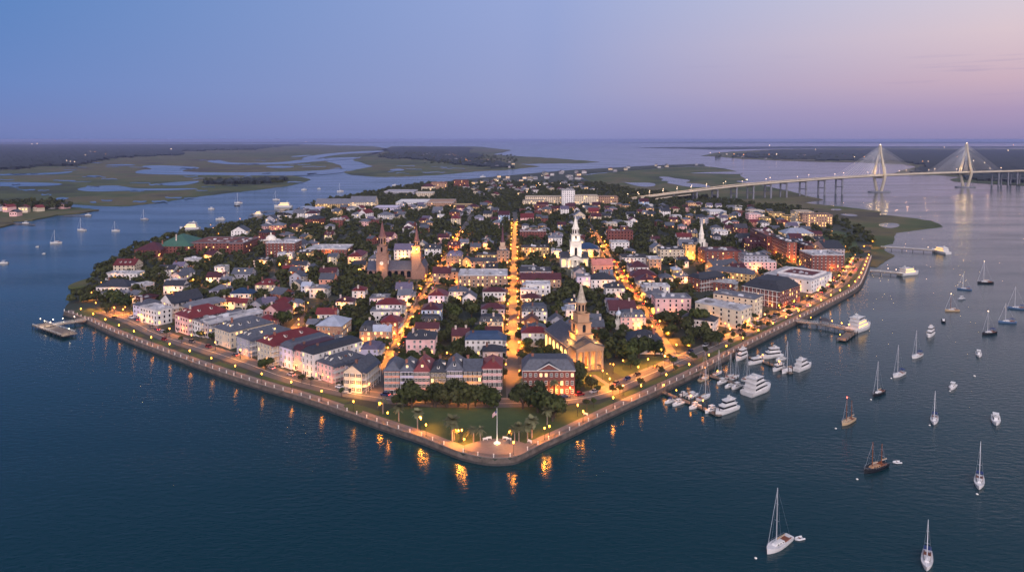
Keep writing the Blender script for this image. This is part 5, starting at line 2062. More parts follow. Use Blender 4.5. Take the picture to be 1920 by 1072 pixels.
def buoy(px, py, desc, r=.42):
    o = boat_root('mooring_buoy', px, py, 0, 'buoy', desc)
    mb = MB()
    mb.lathe([(.1, -r * .6), (r * .8, -r * .3), (r, .1), (r * .8, r * .6), (.12, r * .9)], 10)
    mb.obj('float', M['trim'], o)
    mb = MB()
    mb.tube((0, 0, r * .8), (0, 0, r * 1.4), .06)
    mb.obj('ring', M['iron'], o)


def dinghy(px, py, head, desc):
    t = boat_root('dinghy', px, py, head, 'dinghy', desc)
    mb = MB()
    path = [(-1.4, -.7), (.6, -.7), (1.3, -.35), (1.55, 0), (1.3, .35), (.6, .7), (-1.4, .7)]
    for a, b_ in zip(path, path[1:]):
        mb.tube((a[0], a[1], .25), (b_[0], b_[1], .25), .24, n=7)
    mb.box(-1.35, 1.1, -.55, .55, .05, .15)
    mb.obj('hull', M['gel'], t, srgb('c8c8c8'))
    mb = MB()
    mb.box(-.2, .1, -.55, .55, .3, .38)
    mb.obj('seat', M['teak'], t)


sailboat(1460, 1024, (-27, 18), 12.5, 'large white sloop with furled headsail and tan cockpit, dinghy at its stern', 'white', 1, 'canvas', 17, anchor='the large white sloop')
dinghy(1499, 1010, 200, 'grey inflatable dinghy trailing the large white sloop')
buoy(1417, 1046, 'white mooring buoy off the bow of the large white sloop')
sailboat(1738, 1053, (-1, 18), 10, 'white sloop with navy covers at the bottom edge of the harbour', 'white', 1, 'navy', 12, anchor='the white sloop with navy covers')
sailboat(1836, 906, (-1, 18), 10.5, 'white sloop with bright navy sail cover, bow toward the viewer', 'white', 1, 'navy', 14.5)
buoy(1832, 926, 'white mooring buoy under the bow of the white sloop')
sailboat(1641, 880, (-24, 9), 13, 'dark hulled two masted motor sailer with long wooden deckhouse', 'dark', 2, 'canvas', 9.5, cabinc='a07a58', anchor='the dark motor sailer')
dinghy(1682, 867, 185, 'white open dinghy floating behind the dark motor sailer')
buoy(1607, 898, 'white mooring buoy ahead of the dark motor sailer')
sailboat(1590, 792, (-15, 8), 10.5, 'tan wooden ketch with two masts and red mast light', 'tan', 2, 'canvas', 10, 'rlamp', 'b09878')
buoy(1567, 803, 'white mooring buoy ahead of the tan ketch')
sailboat(1752, 789, (-2, 11), 10, 'white sloop with tall mast anchored by itself, midway to the marina', 'white', 1, 'navy', 12.5)
motorboat(1867, 790, (1, 12), 10, 'white motorboat with hard top, bow away from town', 'white')
motorboat(1786, 727, (-6, 6), 8, 'small white motorboat with dark cabin windows', 'white')
sailboat(1647, 739, (-10, 5), 11, 'sloop with dark hull and white deck east of the marina', 'dark', 1, 'canvas', 15)
buoy(1633, 749, 'white mooring buoy ahead of the dark hulled sloop')
sailboat(1685, 704, (-10, 4), 11, 'white sloop with navy boom cover near the dark hulled sloop', 'white', 1, 'navy', 15)
buoy(1671, 709, 'white mooring buoy ahead of the white sloop with navy boom cover')
sailboat(1719, 669, (-10, 4), 11, 'white sloop with dinghy, third in the slanting line of moored sloops', 'white', 1, 'navy', 14)
yacht(1744, 629, (-7, 6), 12, 'white motor cruiser with blue canvas moored beyond the line of sloops')
motorboat(1769, 603, 240, 8, 'small dark hulled launch floating beyond the motor cruiser', 'dark', None)
sailboat(1785, 583, 180, 10, 'wooden hulled sailboat with white mast light and warm reflection', 'tan', 1, 'canvas', 11, 'wlamp')
motorboat(1802, 561, 200, 7, 'small grey cabin boat beside the lit wooden sailboat', 'grey')
sailboat(1808, 543, 160, 10, 'blue grey sailboat with thin mast, farther out', 'blue', 1, 'navy', 12)
sailboat(1847, 531, 180, 13, 'large anchored sailboat with bright white mast light', 'dark', 1, 'canvas', 17, 'wlamp')
sailboat(1854, 626, 200, 12, 'dark hulled sailboat with mast light and black canopy', 'dark', 1, 'navy', 13, 'wlamp')
sailboat(1888, 605, 175, 11, 'blue hulled sailboat with navy canopy near the frame edge', 'blue', 1, 'navy', 12)
sailboat(1906, 579, 160, 11, 'blue hulled sailboat with tall mast, outermost of the anchored fleet', 'blue', 1, 'navy', 15)
motorboat(1835, 666, (1, 7), 8.5, 'white motorboat seen bow on, with pale canopy', 'white')
buoy(1827, 705, 'lone white mooring buoy below the bow on motorboat', .6)
buoy(1743, 797, 'white mooring buoy near the lone tall masted sloop')
buoy(1781, 733, 'white mooring buoy beside the small motorboat with dark windows')
# river on the left
for px_, py_, hd, L, ds in ((105, 456, 200, 12, 'white sloop, nearest of those on the left river'), (153, 432, 170, 13, 'white sloop off the wooded left bank'), (217, 433, 190, 10, 'small white sloop in mid river'), (271, 412, 180, 12, 'grey hulled sloop in mid river'), (447, 381, 185, 15, 'white sloop with tall mast near the far marsh'), (518, 375, 185, 14, 'white sloop between the marsh and the lit terminal'), (638, 359, 200, 15, 'white sloop beyond the lit terminal')):
    sailboat(px_, py_, hd, L, ds, 'grey' if 'grey' in ds else 'white', 1, 'canvas')
for px_, py_, hd, L, ds in ((396, 392, 180, 11, 'small motorboat with white cabin in mid river'), (444, 386, 180, 10, 'dark launch beside the tall masted sloop'), (570, 356, 200, 12, 'white motorboat near the marsh point'), (598, 354, 180, 9, 'small white launch far up the river'), (740, 348, 180, 14, 'white boat far up the river by the hotels'), (905, 332, 200, 18, 'white boat off the suburb shore'), (6, 494, 190, 9, 'white motorboat at the far left of the river'), (70, 463, 180, 4, 'tiny white skiff off the left sloop'), (82, 476, 180, 4, 'tiny white skiff nearest the town on the left river'), (165, 404, 180, 10, 'white cabin boat at the left bank jetty'), (48, 419, 180, 10, 'white boat tied to the left bank dock')):
    motorboat(px_, py_, hd, L, ds, 'dark' if 'dark' in ds else 'white')
yacht(531, 389, 180, 32, 'long white ferry moored by the left terminal', 2, 8, 'the long white ferry', True, 'ferry', 'ferry')
yacht(356, 430, 185, 26, 'white excursion boat with decks moored off the brick hall', 3, 8, None, True, 'ferry', 'ferry')
yacht(483, 403, 180, 16, 'brightly lit white boat on a left marina dock', 2, None, None, True)
yacht(413, 412, 180, 14, 'dim working boat on a left marina dock', 1)
# marina by the right wall
DK = [((1238, 731), (1350, 779)), ((1310, 697), (1412, 727)), ((1385, 664), (1482, 697))]
for d_ in ((1256, 754, 210, 8, 'small white motorboat with navy canvas at the near dock', 'navy'), (1271, 758, 215, 9, 'white motorboat beside the navy canvas one at the near dock', None), (1302, 764, 215, 9, 'open white launch on the near dock', None), (1333, 771, 215, 10, 'white motorboat with tall canopy beside the near cruiser', None), (1282, 741, 30, 7, 'small white runabout on the inner side of the near dock', None), (1299, 744, 35, 9.5, 'white sport boat on the inner side of the near dock', None)):
    motorboat(d_[0], d_[1], d_[2], d_[3] * .8, d_[4], 'white', 'hard', d_[5])
sailboat(1320, 747, 40, 10, 'white sloop moored on the near dock', 'white', 1, 'canvas', 14)
yacht(1361, 772, 216, 15, 'large white cruiser at the end of the near dock', 2, anchor='the large white cruiser on the near dock')
for d_ in ((1320, 712, 40, 10, 'tan decked sloop nearest the wall on the middle dock', 'tan'), (1346, 701, 40, 8.5, 'white sloop on the inner side of the middle dock, by the ramp', 'white'), (1368, 707, 38, 8.5, 'white sloop in the middle of the middle dock', 'white'), (1378, 709, 40, 9, 'white sloop beside another on the middle dock', 'white'), (1399, 711, 45, 9.5, 'white sloop with tall mast near the big catamaran yacht', 'white')):
    sailboat(d_[0], d_[1], d_[2], d_[3] * .85, d_[4], d_[5], 1, 'canvas', d_[3] * 1.4)
for d_ in ((1353, 718, 218, 9, 'white launch on the outer side of the middle dock'), (1367, 725, 218, 8.5, 'white covered launch on the outer side of the middle dock'), (1381, 727, 218, 10, 'long white launch on the outer side of the middle dock'), (1396, 735, 218, 9, 'white motorboat tucked beside the big catamaran yacht')):
    motorboat(d_[0], d_[1], d_[2], d_[3] * .8, d_[4], 'white', None if '8.5' in str(d_[3]) else 'hard')
yacht(1421, 734, 38, 19, 'big white catamaran yacht with three decks at the middle dock', 3, 7.5, 'the big catamaran yacht')
yacht(1390, 672, 225, 12, 'white cruiser nearest the wall on the far dock', 2)
yacht(1416, 681, 210, 11, 'white cruiser second from the wall on the far dock', 1)
yacht(1446, 670, 200, 14, 'white cruiser with flying bridge on the inner side of the far dock', 2)
motorboat(1463, 675, 215, 8, 'white motorboat on the inner side of the far dock')
yacht(1459, 693, 218, 10, 'small white cruiser on the outer side of the far dock', 1)
sailboat(1478, 696, 218, 12, 'broad white sloop with tan covers and tall mast on the far dock', 'white', 1, 'canvas', 15)
yacht(1506, 691, 38, 15, 'white cruiser with dark windscreen at the end of the far dock', 2, anchor='the cruiser ending the far dock')
yacht(1612, 618, 38, 24, 'white passenger ferry with lit windows at the long pier', 3, 8, 'the white passenger ferry', True, 'ferry', 'ferry')
yacht(1763, 474, 100, 22, 'lit excursion boat at the end of the farthest right pier', 2, 8, None, True, 'ferry', 'ferry')
yacht(1704, 515, 20, 22, 'lit workboat with dark masts at the second right pier', 2, 8, None, True, 'ferry', 'ferry')


# ------------------------------------------------------------------ docks and piers
def dock(pts, z, w, desc, name='dock', pile=3.0, step=7, rail=False, roofed=None, anchor=None):
    P = [at(x, y, z) for x, y in pts]
    b_ = P[0]
    t = thing(name, (b_.x, b_.y, 0), 0, 'dock' if name == 'dock' else 'pier', desc, None, anchor)
    line = [(p.x - b_.x, p.y - b_.y) for p in P]
    mb = MB()
    L, R2 = offset(line, w), offset(line, -w)
    n = len(line)
    vs = [(x, y, zz) for zz in (z, z - .45) for q in (L, R2) for x, y in q]
    for i in range(n - 1):
        mb.f += [(i, n + i, n + i + 1, i + 1), (2 * n + i, 2 * n + i + 1, 3 * n + i + 1, 3 * n + i), (i, i + 1, 2 * n + i + 1, 2 * n + i), (n + i + 1, n + i, 3 * n + i, 3 * n + i + 1)]
    mb.f += [(0, 2 * n, 3 * n, n), (n - 1, 2 * n - 1, 4 * n - 1, 3 * n - 1)]
    mb.v = vs
    mb.m = [0] * len(mb.f)
    mb.obj('deck', M['wood'], t)
    pm = MB()
    pm.tube((0, 0, -2), (0, 0, z + pile), .19, n=7)
    pme = pm.mesh('pile', M['pile'])
    rs = resample(line, step)
    for j, q in enumerate((offset(rs, w + .15), offset(rs, -w - .15))):
        for x, y in q:
            put('pile', pme, t, None, (x, y, 0))
    if rail:
        for q in (offset(rs, w - .15), offset(rs, -w + .15)):
            r = MB()
            for a, c in zip(q, q[1:]):
                for zz in (.5, 1.05):
                    r.tube((a[0], a[1], z + zz), (c[0], c[1], z + zz), .06, n=4)
                r.tube((a[0], a[1], z), (a[0], a[1], z + 1.1), .06, n=4)
            r.obj('handrail', M['trim'], t)
    return t


dock([(1234, 730), (1268, 744), (1310, 761), (1350, 778)], .8, 1.2, 'floating dock with lit planks nearest the point', anchor='the near dock')
dock([(1309, 698), (1340, 706), (1375, 716), (1414, 728)], .8, 1.1, 'floating dock between the near and far marina docks', anchor='the middle dock')
dock([(1383, 664), (1415, 671), (1448, 683), (1484, 699)], .8, 1.2, 'floating dock farthest along the marina', anchor='the far dock')
dock([(1494, 602), (1542, 608), (1560, 611), (1600, 620)], 2.2, 2.2, 'long timber pier leading to the white passenger ferry', 'pier', .4, 6, True, anchor='the long ferry pier')
dock([(1604, 617), (1577, 637)], 1.2, 2.6, 'floating landing stage across the end of the ferry pier', 'pier', 1.2, 6)
dock([(1632, 508), (1660, 510), (1692, 513)], 2.2, 1.6, 'timber pier with dark trestle legs beside the second workboat', 'pier', -.3, 8, True)
dock([(1652, 463), (1700, 466), (1757, 470)], 2.6, 1.8, 'long trestle pier over the marsh to the excursion boat', 'pier', -.3, 10, True)
dock([(161, 600), (120, 606), (84, 612)], 2.2, 1.8, 'timber pier with lamps at the left corner of the seawall', 'pier', .2, 6, True, anchor='the left timber pier')
dock([(74, 607), (100, 616), (132, 627)], 1.8, 4, 'wide timber pierhead platform at the end of the left pier', 'pier', .6, 5, True)
dock([(400, 434), (410, 420), (470, 412)], 1.4, 2, 'dim dock by the left marina with working boats', 'dock', 2.5, 14)
dock([(470, 408), (540, 400), (600, 398)], 1.4, 5, 'wide dim dock in the left marina', 'dock', 2.5, 18)
dock([(560, 394), (500, 396), (470, 402)], 1.4, 3, 'narrow dim dock behind the lit boat in the left marina', 'dock', 2.5, 18)
dock([(0, 418), (35, 419), (66, 421)], 1.2, 1.4, 'narrow jetty on the wooded left bank', 'dock', .5, 12)
dock([(120, 404), (150, 404), (170, 405)], 1.2, 1.4, 'short jetty at the tip of the left bank', 'dock', .5, 12)


def pavilion(t):
    for x in (-2.6, 2.6):
        for y in (-2, 2):
            mb = MB()
            mb.tube((x, y, 0), (x, y, 3), .14)
            mb.obj('post', M['pile'], t)
    mb = MB()
    hip_roof(mb, 5.6, 4.4, 3.2, 1.5, .3)
    mb.obj('roof', M['slate'], t, srgb('3c3a3e'))


prop('pier_pavilion', 1546, 609, 2.22, 'pavilion', 'small dark roofed shelter on the long ferry pier', pavilion, -.2)

# ------------------------------------------------------------------ flagpole, benches
fp = thing('flagpole', at(932, 831), 0, 'flagpole', 'white flagpole with drooping striped flag on the plaza at the point', None, 'the flagpole')
mb = MB()
mb.tube((0, 0, .4), (0, 0, 13.6), .16, .08, 8)
mb.lathe([(.02, 13.5), (.2, 13.7), (.02, 13.95)], 8)
mb.obj('pole', M['trim'], fp)
mb = MB()
mb.lathe([(1.4, 0.1), (1.4, .35), (1.0, .36), (1.0, .6), (.4, .62), (.3, .9)], 14)
mb.obj('base', M['trim'], fp)
fm = MB()
NX, NZ = 10, 13
for i in range(NX + 1):
    for j in range(NZ + 1):
        f, g_ = i / NX, j / NZ
        fm.v.append((-f * 1.7 - .12, .22 * math.sin(f * 7) * f, 12.9 - g_ * 1.7 - f * f * 1.25))
for i in range(NX):
    for j in range(NZ):
        a = i * (NZ + 1) + j
        fm.f.append((a, a + 1, a + NZ + 2, a + NZ + 1))
        fm.m.append(2 if i < 4 and j < 7 else (0 if j % 2 == 0 else 1))
M['fred'] = plain('flag_red', '9c1c2c', .8)
M['fblue'] = plain('flag_blue', '1c2a5a', .8)
fm.obj('flag', [M['fred'], M['trim'], M['fblue']], fp)


def bench(px_, py_, rz, desc):
    t = thing('park_bench', at(px_, py_, LAND + .14), rz, 'bench', desc)
    mb = MB(); mb.box(-1, 1, -.25, .25, .42, .5); mb.obj('seat', M['trim'], t)
    mb = MB(); mb.box(-1, 1, .2, .28, .55, 1.0); mb.obj('backrest', M['trim'], t)
    for s in (-.85, .85):
        mb = MB(); mb.box(s - .06, s + .06, -.25, .28, 0, .42); mb.obj('leg', M['trim'], t)


bench(910, 825, .3, 'white park bench on the plaza west of the flagpole, outer one')
bench(917, 823, .2, 'white park bench on the plaza west of the flagpole, inner one')
bench(947, 823, -.2, 'white park bench on the plaza east of the flagpole, inner one')
bench(954, 825, -.3, 'white park bench on the plaza east of the flagpole, outer one')
bench(993, 829, -.7, 'white park bench at the foot of the eastern promenade')
bench(1098, 778, -.7, 'white park bench beside the eastern verge')


# ------------------------------------------------------------------ parked cars
def car_proto(kind):
    mb = MB()
    L, Wd = 4.5, 1.8
    prof = [(-2.25, .35), (-2.25, .85), (-2.1, .98), (1.0, .98), (2.15, .82), (2.25, .6), (2.25, .35)]
    for i, (x, z) in enumerate(prof):
        mb.v += [(x, -Wd / 2, z), (x, Wd / 2, z)]
    n = len(prof)
    for i in range(n):
        a, b_ = 2 * i, 2 * ((i + 1) % n)
        mb.f.append((a, a + 1, b_ + 1, b_))
    mb.f += [tuple(2 * i for i in range(n))[::-1], tuple(2 * i + 1 for i in range(n))]
    mb.m = [0] * len(mb.f)
    top = 1.5 if kind == 0 else 1.75
    mb.box(-1.5, .55, -.72, .72, top - .06, top)
    body = mb.mesh('body', M['paint'])
    g_ = MB()
    g_.box(-1.95, 1.0, -.82, .82, .97, top - .05, 0, .72 if kind == 0 else .84, .86)
    glass = g_.mesh('cabin_glass', M['glass'])
    w = MB()
    w.lathe([(.33, -.11), (.33, .11)], 10)
    wheel = w.mesh('wheel', M['chrome'])
    l = MB()
    l.box(-.03, .03, -.2, .2, -.08, .08)
    return body, glass, wheel, l.mesh('headlight', M['trim']), l.mesh('tail_light', M['rlamp'])


CARS = [car_proto(0), car_proto(1)]
CARC = [('white', 'd8d8d8'), ('silver', '9a9ca0'), ('black', '101114'), ('red', '7c1a1c'), ('blue', '22345c'), ('grey', '4a4c52')]


def car(x, y, rz, z=LAND + .15):
    k = R_.randrange(2)
    cn, cc = R_.choice(CARC)
    t = thing('parked_car', (x, y, z), rz, 'car', f"{cn} {'saloon car' if k == 0 else 'tall wagon'}")
    b_, g_, w, hl, tl = CARS[k]
    put('body', b_, t, srgb(cc))
    put('cabin_glass', g_, t)
    for sx_ in (-1.4, 1.4):
        for sy in (-.85, .85):
            o = put('wheel', w, t, None, (sx_, sy, .33))
            o.rotation_euler = (math.pi / 2, 0, 0)
    for sy in (-.6, .6):
        put('headlight', hl, t, None, (2.25, sy, .68))
        put('tail_light', tl, t, None, (-2.26, sy, .75))


fr = resample(smooth(front, 1, False), 8.5)
o1, o2 = offset(fr, 3.4), offset(fr, -3.4)
for i in range(1, len(fr) - 1):
    if math.hypot(fr[i][0] - main_st[0][0], fr[i][1] - main_st[0][1]) < 18:
        continue
    t = math.atan2(fr[i + 1][1] - fr[i][1], fr[i + 1][0] - fr[i][0])
    if R_.random() < .52:
        car(o1[i][0], o1[i][1], t + R_.choice((0, math.pi)))
    elif R_.random() < .22:
        car(o2[i][0], o2[i][1], t)
for line, w in ((main_st, 3.6), (left_st, 3.3), (right_st, 3.4)):
    l2 = resample(line[1:], 11)
    for i in range(1, min(len(l2) - 1, 26)):
        t = math.atan2(l2[i + 1][1] - l2[i][1], l2[i + 1][0] - l2[i][0])
        for s in (-1, 1):
            if R_.random() < .42:
                q = offset(l2, s * w)[i]
                car(q[0], q[1], t + (0 if s < 0 else math.pi))
for i in range(16):
    p = at(R_.uniform(1520, 1600), R_.uniform(500, 556))
    if droad(p.x, p.y) > 1 and clear_of(p.x, p.y, 3) and dedge(p.x, p.y) > 9:
        car(p.x, p.y, .8 + R_.choice((0, 1.57)), LAND + .02)

# ------------------------------------------------------------------ street lamps
lm = MB()
lm.lathe([(.2, 0), (.2, .35), (.09, .5), (.07, 4.1), (.16, 4.2)], 8)
LPOLE = lm.mesh('pole', M['iron'])
lm = MB()
lm.lathe([(.1, 4.2), (.22, 4.38), (.27, 4.65), (.2, 4.9), (.06, 5.02)], 10)
LGLOBE = lm.mesh('lantern', M['lamp'])
LGLOBEW = lm.mesh('lantern', M['wlamp'])
LI = {}
NL = [0]


LGLOBEP = lm.mesh('lantern', M['plamp'])


def lamp(x, y, desc, power=1600, z=LAND, white=False, s=1.0, glow=True):
    power = power * R_.choice((.5, .8, 1.0, 1.5))
    t = thing('street_lamp', (x, y, z), 0, 'street lamp', desc)
    t.scale = (s, s, s)
    put('pole', LPOLE, t)
    put('lantern', LGLOBEW if white else (LGLOBEP if 'promenade' in desc or 'pier' in desc or 'dock' in desc else LGLOBE), t)
    if glow:
        key = (power, white)
        if key not in LI:
            l = bpy.data.lights.new('lamp_light', 'SPOT')
            l.energy = power
            l.spot_size = math.radians(150)
            l.spot_blend = .6
            l.color = (1, .78, .55) if white else (1, .30, .03)
            l.shadow_soft_size = .3
            LI[key] = l
        o = bpy.data.objects.new('lamp_light', LI[key])
        COL.objects.link(o)
        o.parent = t
        o.location = (0, 0, 5.6)
    NL[0] += 1


ML = 23000
for s in (-1, 1):
    q = offset(resample(main_st[1:], 24), s * 3.4)
    for i, (x, y) in enumerate(q):
        if y < 960 and i % 1 == 0:
            lamp(x, y + (12 if s > 0 else 0) + R_.uniform(-5, 5), 'main street lamp', ML)
    q = offset(resample(left_st[1:], 30), s * 3.2)
    for x, y in q:
        if y < 860:
            lamp(x, y + R_.uniform(-6, 6) + (15 if s > 0 else 0), 'western side street lamp', 27000)
    q = offset(resample(right_st, 28), s * 3.2)
    for x, y in q:
        if y < 860:
            lamp(x, y + R_.uniform(-6, 6) + (14 if s > 0 else 0), 'eastern side street lamp', 27000)
q = offset(resample(smooth(front, 1, False), 24), 2.6)
for x, y in q:
    lamp(x, y, 'seawall street lamp', 6500 if x < 20 else 15000)
# promenade lamps at the inner edge of the walk
pw = offset(resample([w2(*p) for p in WALL_L + WALL_T + WALL_R], 21), 1.6)
for x, y in pw[1:]:
    lamp(x, y, 'promenade lamp', 2000)
for px_, py_ in ((712, 778), (789, 806), (860, 829), (866, 828), (1021, 824), (1083, 780), (955, 832), (1098, 706), (1130, 712), (1168, 742), (1215, 690), (1240, 672), (1150, 700), (1168, 692), (1290, 640), (1335, 612), (1360, 620), (1275, 600), (1460, 585), (1300, 605), (1345, 598), (1395, 545), (1540, 500), (1500, 505), (1455, 482), (1442, 473), (1575, 520), (1380, 525), (1365, 545), (1315, 497), (1265, 530), (1200, 540), (1555, 535), (1585, 470), (1620, 470), (1560, 440), (1520, 435), (1540, 425), (1636, 460)):
    p = at(px_, py_)
    lamp(p.x, p.y, 'yard lamp', 9000)
for px_, py_ in ((543, 500), (525, 505), (432, 560), (420, 572), (578, 580), (560, 612), (560, 622), (300, 485), (363, 535), (686, 500), (568, 466), (740, 600), (870, 570), (855, 560), (838, 678), (1110, 530), (1036, 532), (1020, 490), (1005, 470), (190, 540), (172, 560), (180, 580), (215, 590), (235, 588), (395, 428), (410, 445), (545, 600), (640, 660), (1175, 420), (1130, 412), (1060, 500), (1270, 445), (1370, 415), (1300, 395), (1400, 440), (1195, 395), (1180, 385), (1090, 388), (860, 365), (770, 395), (620, 392), (980, 385), (944, 395)):
    p = at(px_, py_)
    lamp(p.x, p.y, 'garden lamp', 12000 if py_ > 450 else 16000)
# lamps on piers
for px_, py_, z in ((1500, 601, 2.2), (1520, 604, 2.2), (1560, 611, 2.2), (1578, 615, 2.2), (1592, 618, 2.2), (1575, 637, 1.2), (1600, 618, 1.2), (84, 611, 2.2), (100, 608, 2.2), (118, 606, 2.2), (140, 603, 2.2), (95, 613, 1.8), (130, 626, 1.8), (76, 607, 1.8), (1245, 734, .8), (1268, 744, .8), (1295, 755, .8), (1318, 764, .8), (1322, 701, .8), (1345, 707, .8), (1395, 666, .8), (1430, 676, .8), (1460, 688, .8), (1680, 512, 2.2), (1665, 510, 2.2), (1740, 469, 2.6), (400, 432, 1.4), (450, 414, 1.4)):
    p = at(px_, py_, z)
    lamp(p.x, p.y, 'pier lamp' if px_ > 1480 or px_ < 200 else 'dock lamp', 900, z, px_ < 200 or px_ > 1660, .7)
# floodlights of the churches and lit fronts
fl = MB()
fl.box(-.3, .3, -.2, .2, .15, .55)
FBOX = fl.mesh('housing', M['iron'])
fl = MB()
fl.box(-.25, .25, -.24, -.18, .2, .5)
FLENS = fl.mesh('lens', M['lamp'])


def flood(x, y, z, power, desc, col=(1, .44, .09), up_=1.5, out_=0):
    t = thing('floodlight', (x, y, z), 0, 'floodlight', desc)
    put('housing', FBOX, t)
    put('lens', FLENS, t)
    point_light('flood', t, (0, -out_, up_), power, col, .4)


def local(t, x, y, z=0):
    c, s = math.cos(t.rotation_euler[2]), math.sin(t.rotation_euler[2])
    return (t.location.x + x * c - y * s, t.location.y + x * s + y * c, t.location.z + z)


for x, y, z, p_, ds in ((0, -16.5, .55, 2800, 'inside the portico'), (-4.5, -16.5, .55, 2200, 'behind the left columns'), (4.5, -16.5, .55, 2200, 'behind the right columns'), (-12.5, -6, .1, 1500, 'by the near nave wall'), (-12.5, 4, .1, 1500, 'by the middle nave wall'), (-12.5, 13, .1, 1500, 'by the far nave wall'), (-3, -27, .1, 120, 'on the lawn before the portico'), (6, -27, .1, 120, 'beside the lawn path'), (14, -14, .1, 300, 'right of the portico'), (-7.5, -8, 13, 3800, 'on the nave roof left of the steeple'), (6, -15.5, 13.2, 2600, 'on the portico roof'), (-4.6, -12.2, 17, 1100, 'on the first steeple ledge')):
    flood(*local(ch, x, y, z), p_, 'floodlight ' + ds + ' of the cream columned church')
for x, y, z, p_, ds in ((-6, -15, .1, 900, 'left of the door'), (7, -15, .1, 900, 'right of the door'), (-5, -11, 13.2, 1100, 'on the left roof'), (7, -11, 13.2, 1100, 'on the right roof'), (1, -9.6, 24.6, 700, 'on the clock ledge')):
    flood(*local(wc, x, y, z), p_, 'floodlight ' + ds + ' of the white steeple church', (1, .76, .5))
for x, y, z, p_, ds in ((17.5, -10.2, 22.8, 9000, 'on the lower ledge of the right spire'), (13.6, -9.8, 22.8, 8000, 'on the left ledge of the right spire'), (-11.5, -13, 8, 900, 'below the clock tower')):
    flood(*local(tw, x, y, z), p_, 'floodlight ' + ds + ' of the twin spired church', (1, .5, .1), 2.0, 2.6 if z > 20 else 0)
for px_, py_, ds in ((1445, 482, 'by the rear wing of the tall brick hotel'), (1458, 488, 'at the near end of the rear hotel wing'), (1472, 492, 'below the middle of the tall brick hotel'), (1486, 496, 'below the near end of the tall brick hotel'), (1502, 497, 'in the forecourt of the tall brick hotel'), (1533, 508, 'before the left half of the broad brick building'), (1556, 508, 'before the right half of the broad brick building'), (1588, 500, 'at the waterfront corner of the broad brick building'), (1432, 462, 'under the far end of the hotel wing'), (1296, 490, 'at the foot of the yellow apartment building'), (1345, 528, 'in the courtyard of the market hall'), (1395, 528, 'before the near end of the market hall'), (1300, 540, 'by the brick warehouse gable')):
    p = at(px_, py_)
    flood(p.x, p.y, LAND + .1, 7000, 'amber floodlight ' + ds, (1, .38, .07), 3.0)
flood(*at(932, 834), 260, 'floodlight at the foot of the flagpole', (1, .85, .5))
# bridge foot and far speckle of lights
rs = random.Random(77)


FL = MB()


def far_lamp(px_, py_, z, desc, s=2.0, white=False, kind=None):
    p = at(px_, py_, z)
    FL.tube(p, p + Vector((0, 0, 4.3 * s)), .08 * s, n=4)
    FL.lathe([(.12 * s, z + 4.2 * s), (.42 * s, z + 4.7 * s), (.1 * s, z + 5.15 * s)], 6, p.x, p.y, 2 if white else 1)


for i in range(30):
    f = i / 29
    far_lamp(828 + f * 52 + rs.uniform(-2, 2), 281 + f * 24 + rs.uniform(-.6, .6), .6, 'tiny lamp along the island road', 1.7, False)
for px_, py_, s in ((26, 268.6, 14), (60, 274.5, 9), (70, 274.5, 10), (103, 267.5, 16), (170, 288, 4), (178, 289, 4), (198, 294, 4), (125, 306.5, 3), (132, 308, 3), (140, 309, 3), (160, 296, 4), (321, 285, 6), (574, 271, 12), (1332, 291, 4), (1349, 291, 4), (1376, 296, 5), (1394, 297, 5), (1442, 295, 4), (1456, 296, 5), (1529, 286, 6), (1602, 300, 4), (1620, 300, 4), (1730, 308, 3), (1740, 308, 3), (1762, 268, 12), (1770, 282, 7), (1900, 277.5, 9), (1890, 288, 6), (1825, 309, 4), (1846, 312, 3.5), (1795, 300, 4), (1443, 278, 8)):
    far_lamp(px_, py_, .8, 'tiny far shore light', s, rs.random() < .7)
for i in range(30):
    px_, py_ = rs.uniform(900, 1320), rs.uniform(312, 360)
    p = at(px_, py_)
    if inpoly(p.x, p.y, SUBW):
        far_lamp(px_, py_, LAND, 'tiny suburb lamp', 1.6, rs.random() < .4)
setting(FL.obj('distant_lights', [M['iron'], M['lamp'], M['wlamp']]), 'stuff', 'speckle of tiny far shore lights')
print('lamps', NL[0])

# ------------------------------------------------------------------ haze
mb = MB()
mb.box(-52000, 52000, -900, 52000, -1, 124.5)
hz = mb.obj('haze', None)
hz.data.materials.clear()
m = bpy.data.materials.new('evening_haze')
m.use_nodes = True
t = m.node_tree
t.nodes.clear()
v = t.nodes.new('ShaderNodeVolumePrincipled')
v.inputs['Color'].default_value = srgb('a4b0e2')
v.inputs['Density'].default_value = HAZE
o = t.nodes.new('ShaderNodeOutputMaterial')
t.links.new(v.outputs[0], o.inputs['Volume'])
hz.data.materials.append(m)
setting(hz, 'stuff', 'thin blue evening haze over the harbour')
# ------------------------------------------------------------------ names, labels, groups
bpy.context.view_layer.update()
ANCH = [(a, p) for _, _, _, _, a, p in THINGS if a]
cnt = {}
for a, p in ANCH:
    cnt[a] = cnt.get(a, 0) + 1
MAJOR = [(a, p) for a, p in ANCH if cnt[a] == 1 and len(a.split()) <= 9]
BIG = [(a, p) for a, p in MAJOR if ' with ' not in a or 'brick building' in a] + [('the park lawn', at(880, 800)), ('the tip of the left bank', at(150, 392, 1)), ('the far island', at(840, 300, 1)), ('the far right shore', at(1480, 292, 1)), ('the bridge ramp', at(1200, 372))]
ORD = ['', 'second ', 'third ', 'fourth ', 'fifth ', 'sixth ', 'seventh ', 'eighth ', 'ninth ', 'tenth ', 'eleventh ', 'twelfth ', 'thirteenth ', 'fourteenth ', 'fifteenth ']


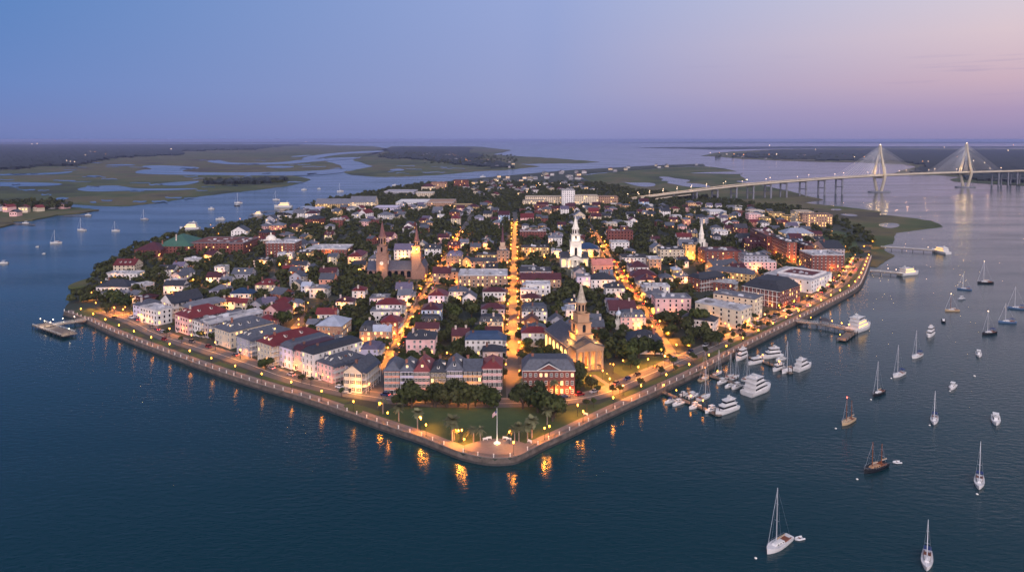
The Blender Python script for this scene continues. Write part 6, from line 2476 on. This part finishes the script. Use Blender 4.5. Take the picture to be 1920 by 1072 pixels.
def rel(p, q):
    d = p - q
    if math.hypot(d.x, d.y) < 12:
        return 'beside'
    if abs(d.x) > abs(d.y):
        return 'right of' if d.x > 0 else 'left of'
    return 'behind' if d.y > 0 else 'in front of'


MAJOR.append(('the tip of the wooded left bank', at(150, 392, 1)))
seen = {}
for rec in THINGS:
    seen.setdefault(rec[2], []).append(rec)
used = set()
for desc, recs in seen.items():
    if len(recs) == 1 and len(desc.split()) >= 5:
        recs[0][0]['label'] = desc
        used.add(desc)
for desc, recs in seen.items():
    todo = [r for r in recs if 'label' not in r[0].keys()]
    pool = BIG if todo and todo[0][4] else MAJOR
    nw = len(desc.split())
    bucket = {}
    for r in todo:
        own = r[4]
        c = sorted(((r[5] - p).length, a, p) for a, p in pool if a != own and nw + len(a.split()) <= 11)[:5] or sorted(((r[5] - p).length, a, p) for a, p in BIG + [('the flagpole', at(932, 831))] if nw + len(a.split()) <= max(11, nw + 2))[:1]
        c = [(len(bucket.get((rel(r[5], p), a), ())), q, a, p) for q, a, p in c if q < c[0][0] * 2.2 + 25]
        _, _, a, p = min(c, key=lambda z_: (z_[0], z_[1]))
        bucket.setdefault((rel(r[5], p), a), []).append(((r[5] - p).length, id(r), r))
    for (rl_, a), L in bucket.items():
        L.sort(key=lambda q: q[:2])
        for i, (_, _, r) in enumerate(L):
            pre = '' if len(L) == 1 else ('nearest ' if i == 0 else (ORD[i] + 'nearest ' if i < len(ORD) else 'more distant '))
            r[0]['label'] = ' '.join(f'{pre}{desc} {rl_} {a}'.split())
for o, cat, desc, group, anchor, p in THINGS:
    o['category'] = cat
    g_ = group or {'tree': 'oaks of the town', 'palm': 'palms of the park', 'street tree': 'street trees on the waterfront', 'car': 'cars parked along the streets', 'street lamp': 'street lamps of the town', 'house': 'houses of the town',
                   'sailboat': 'sailboats in the harbour', 'motorboat': 'motorboats in the harbour', 'buoy': 'mooring buoys', 'bench': 'park benches', 'floodlight': 'church floodlights', 'yacht': 'motor yachts at the docks'}.get(cat)
    if g_:
        o['group'] = g_
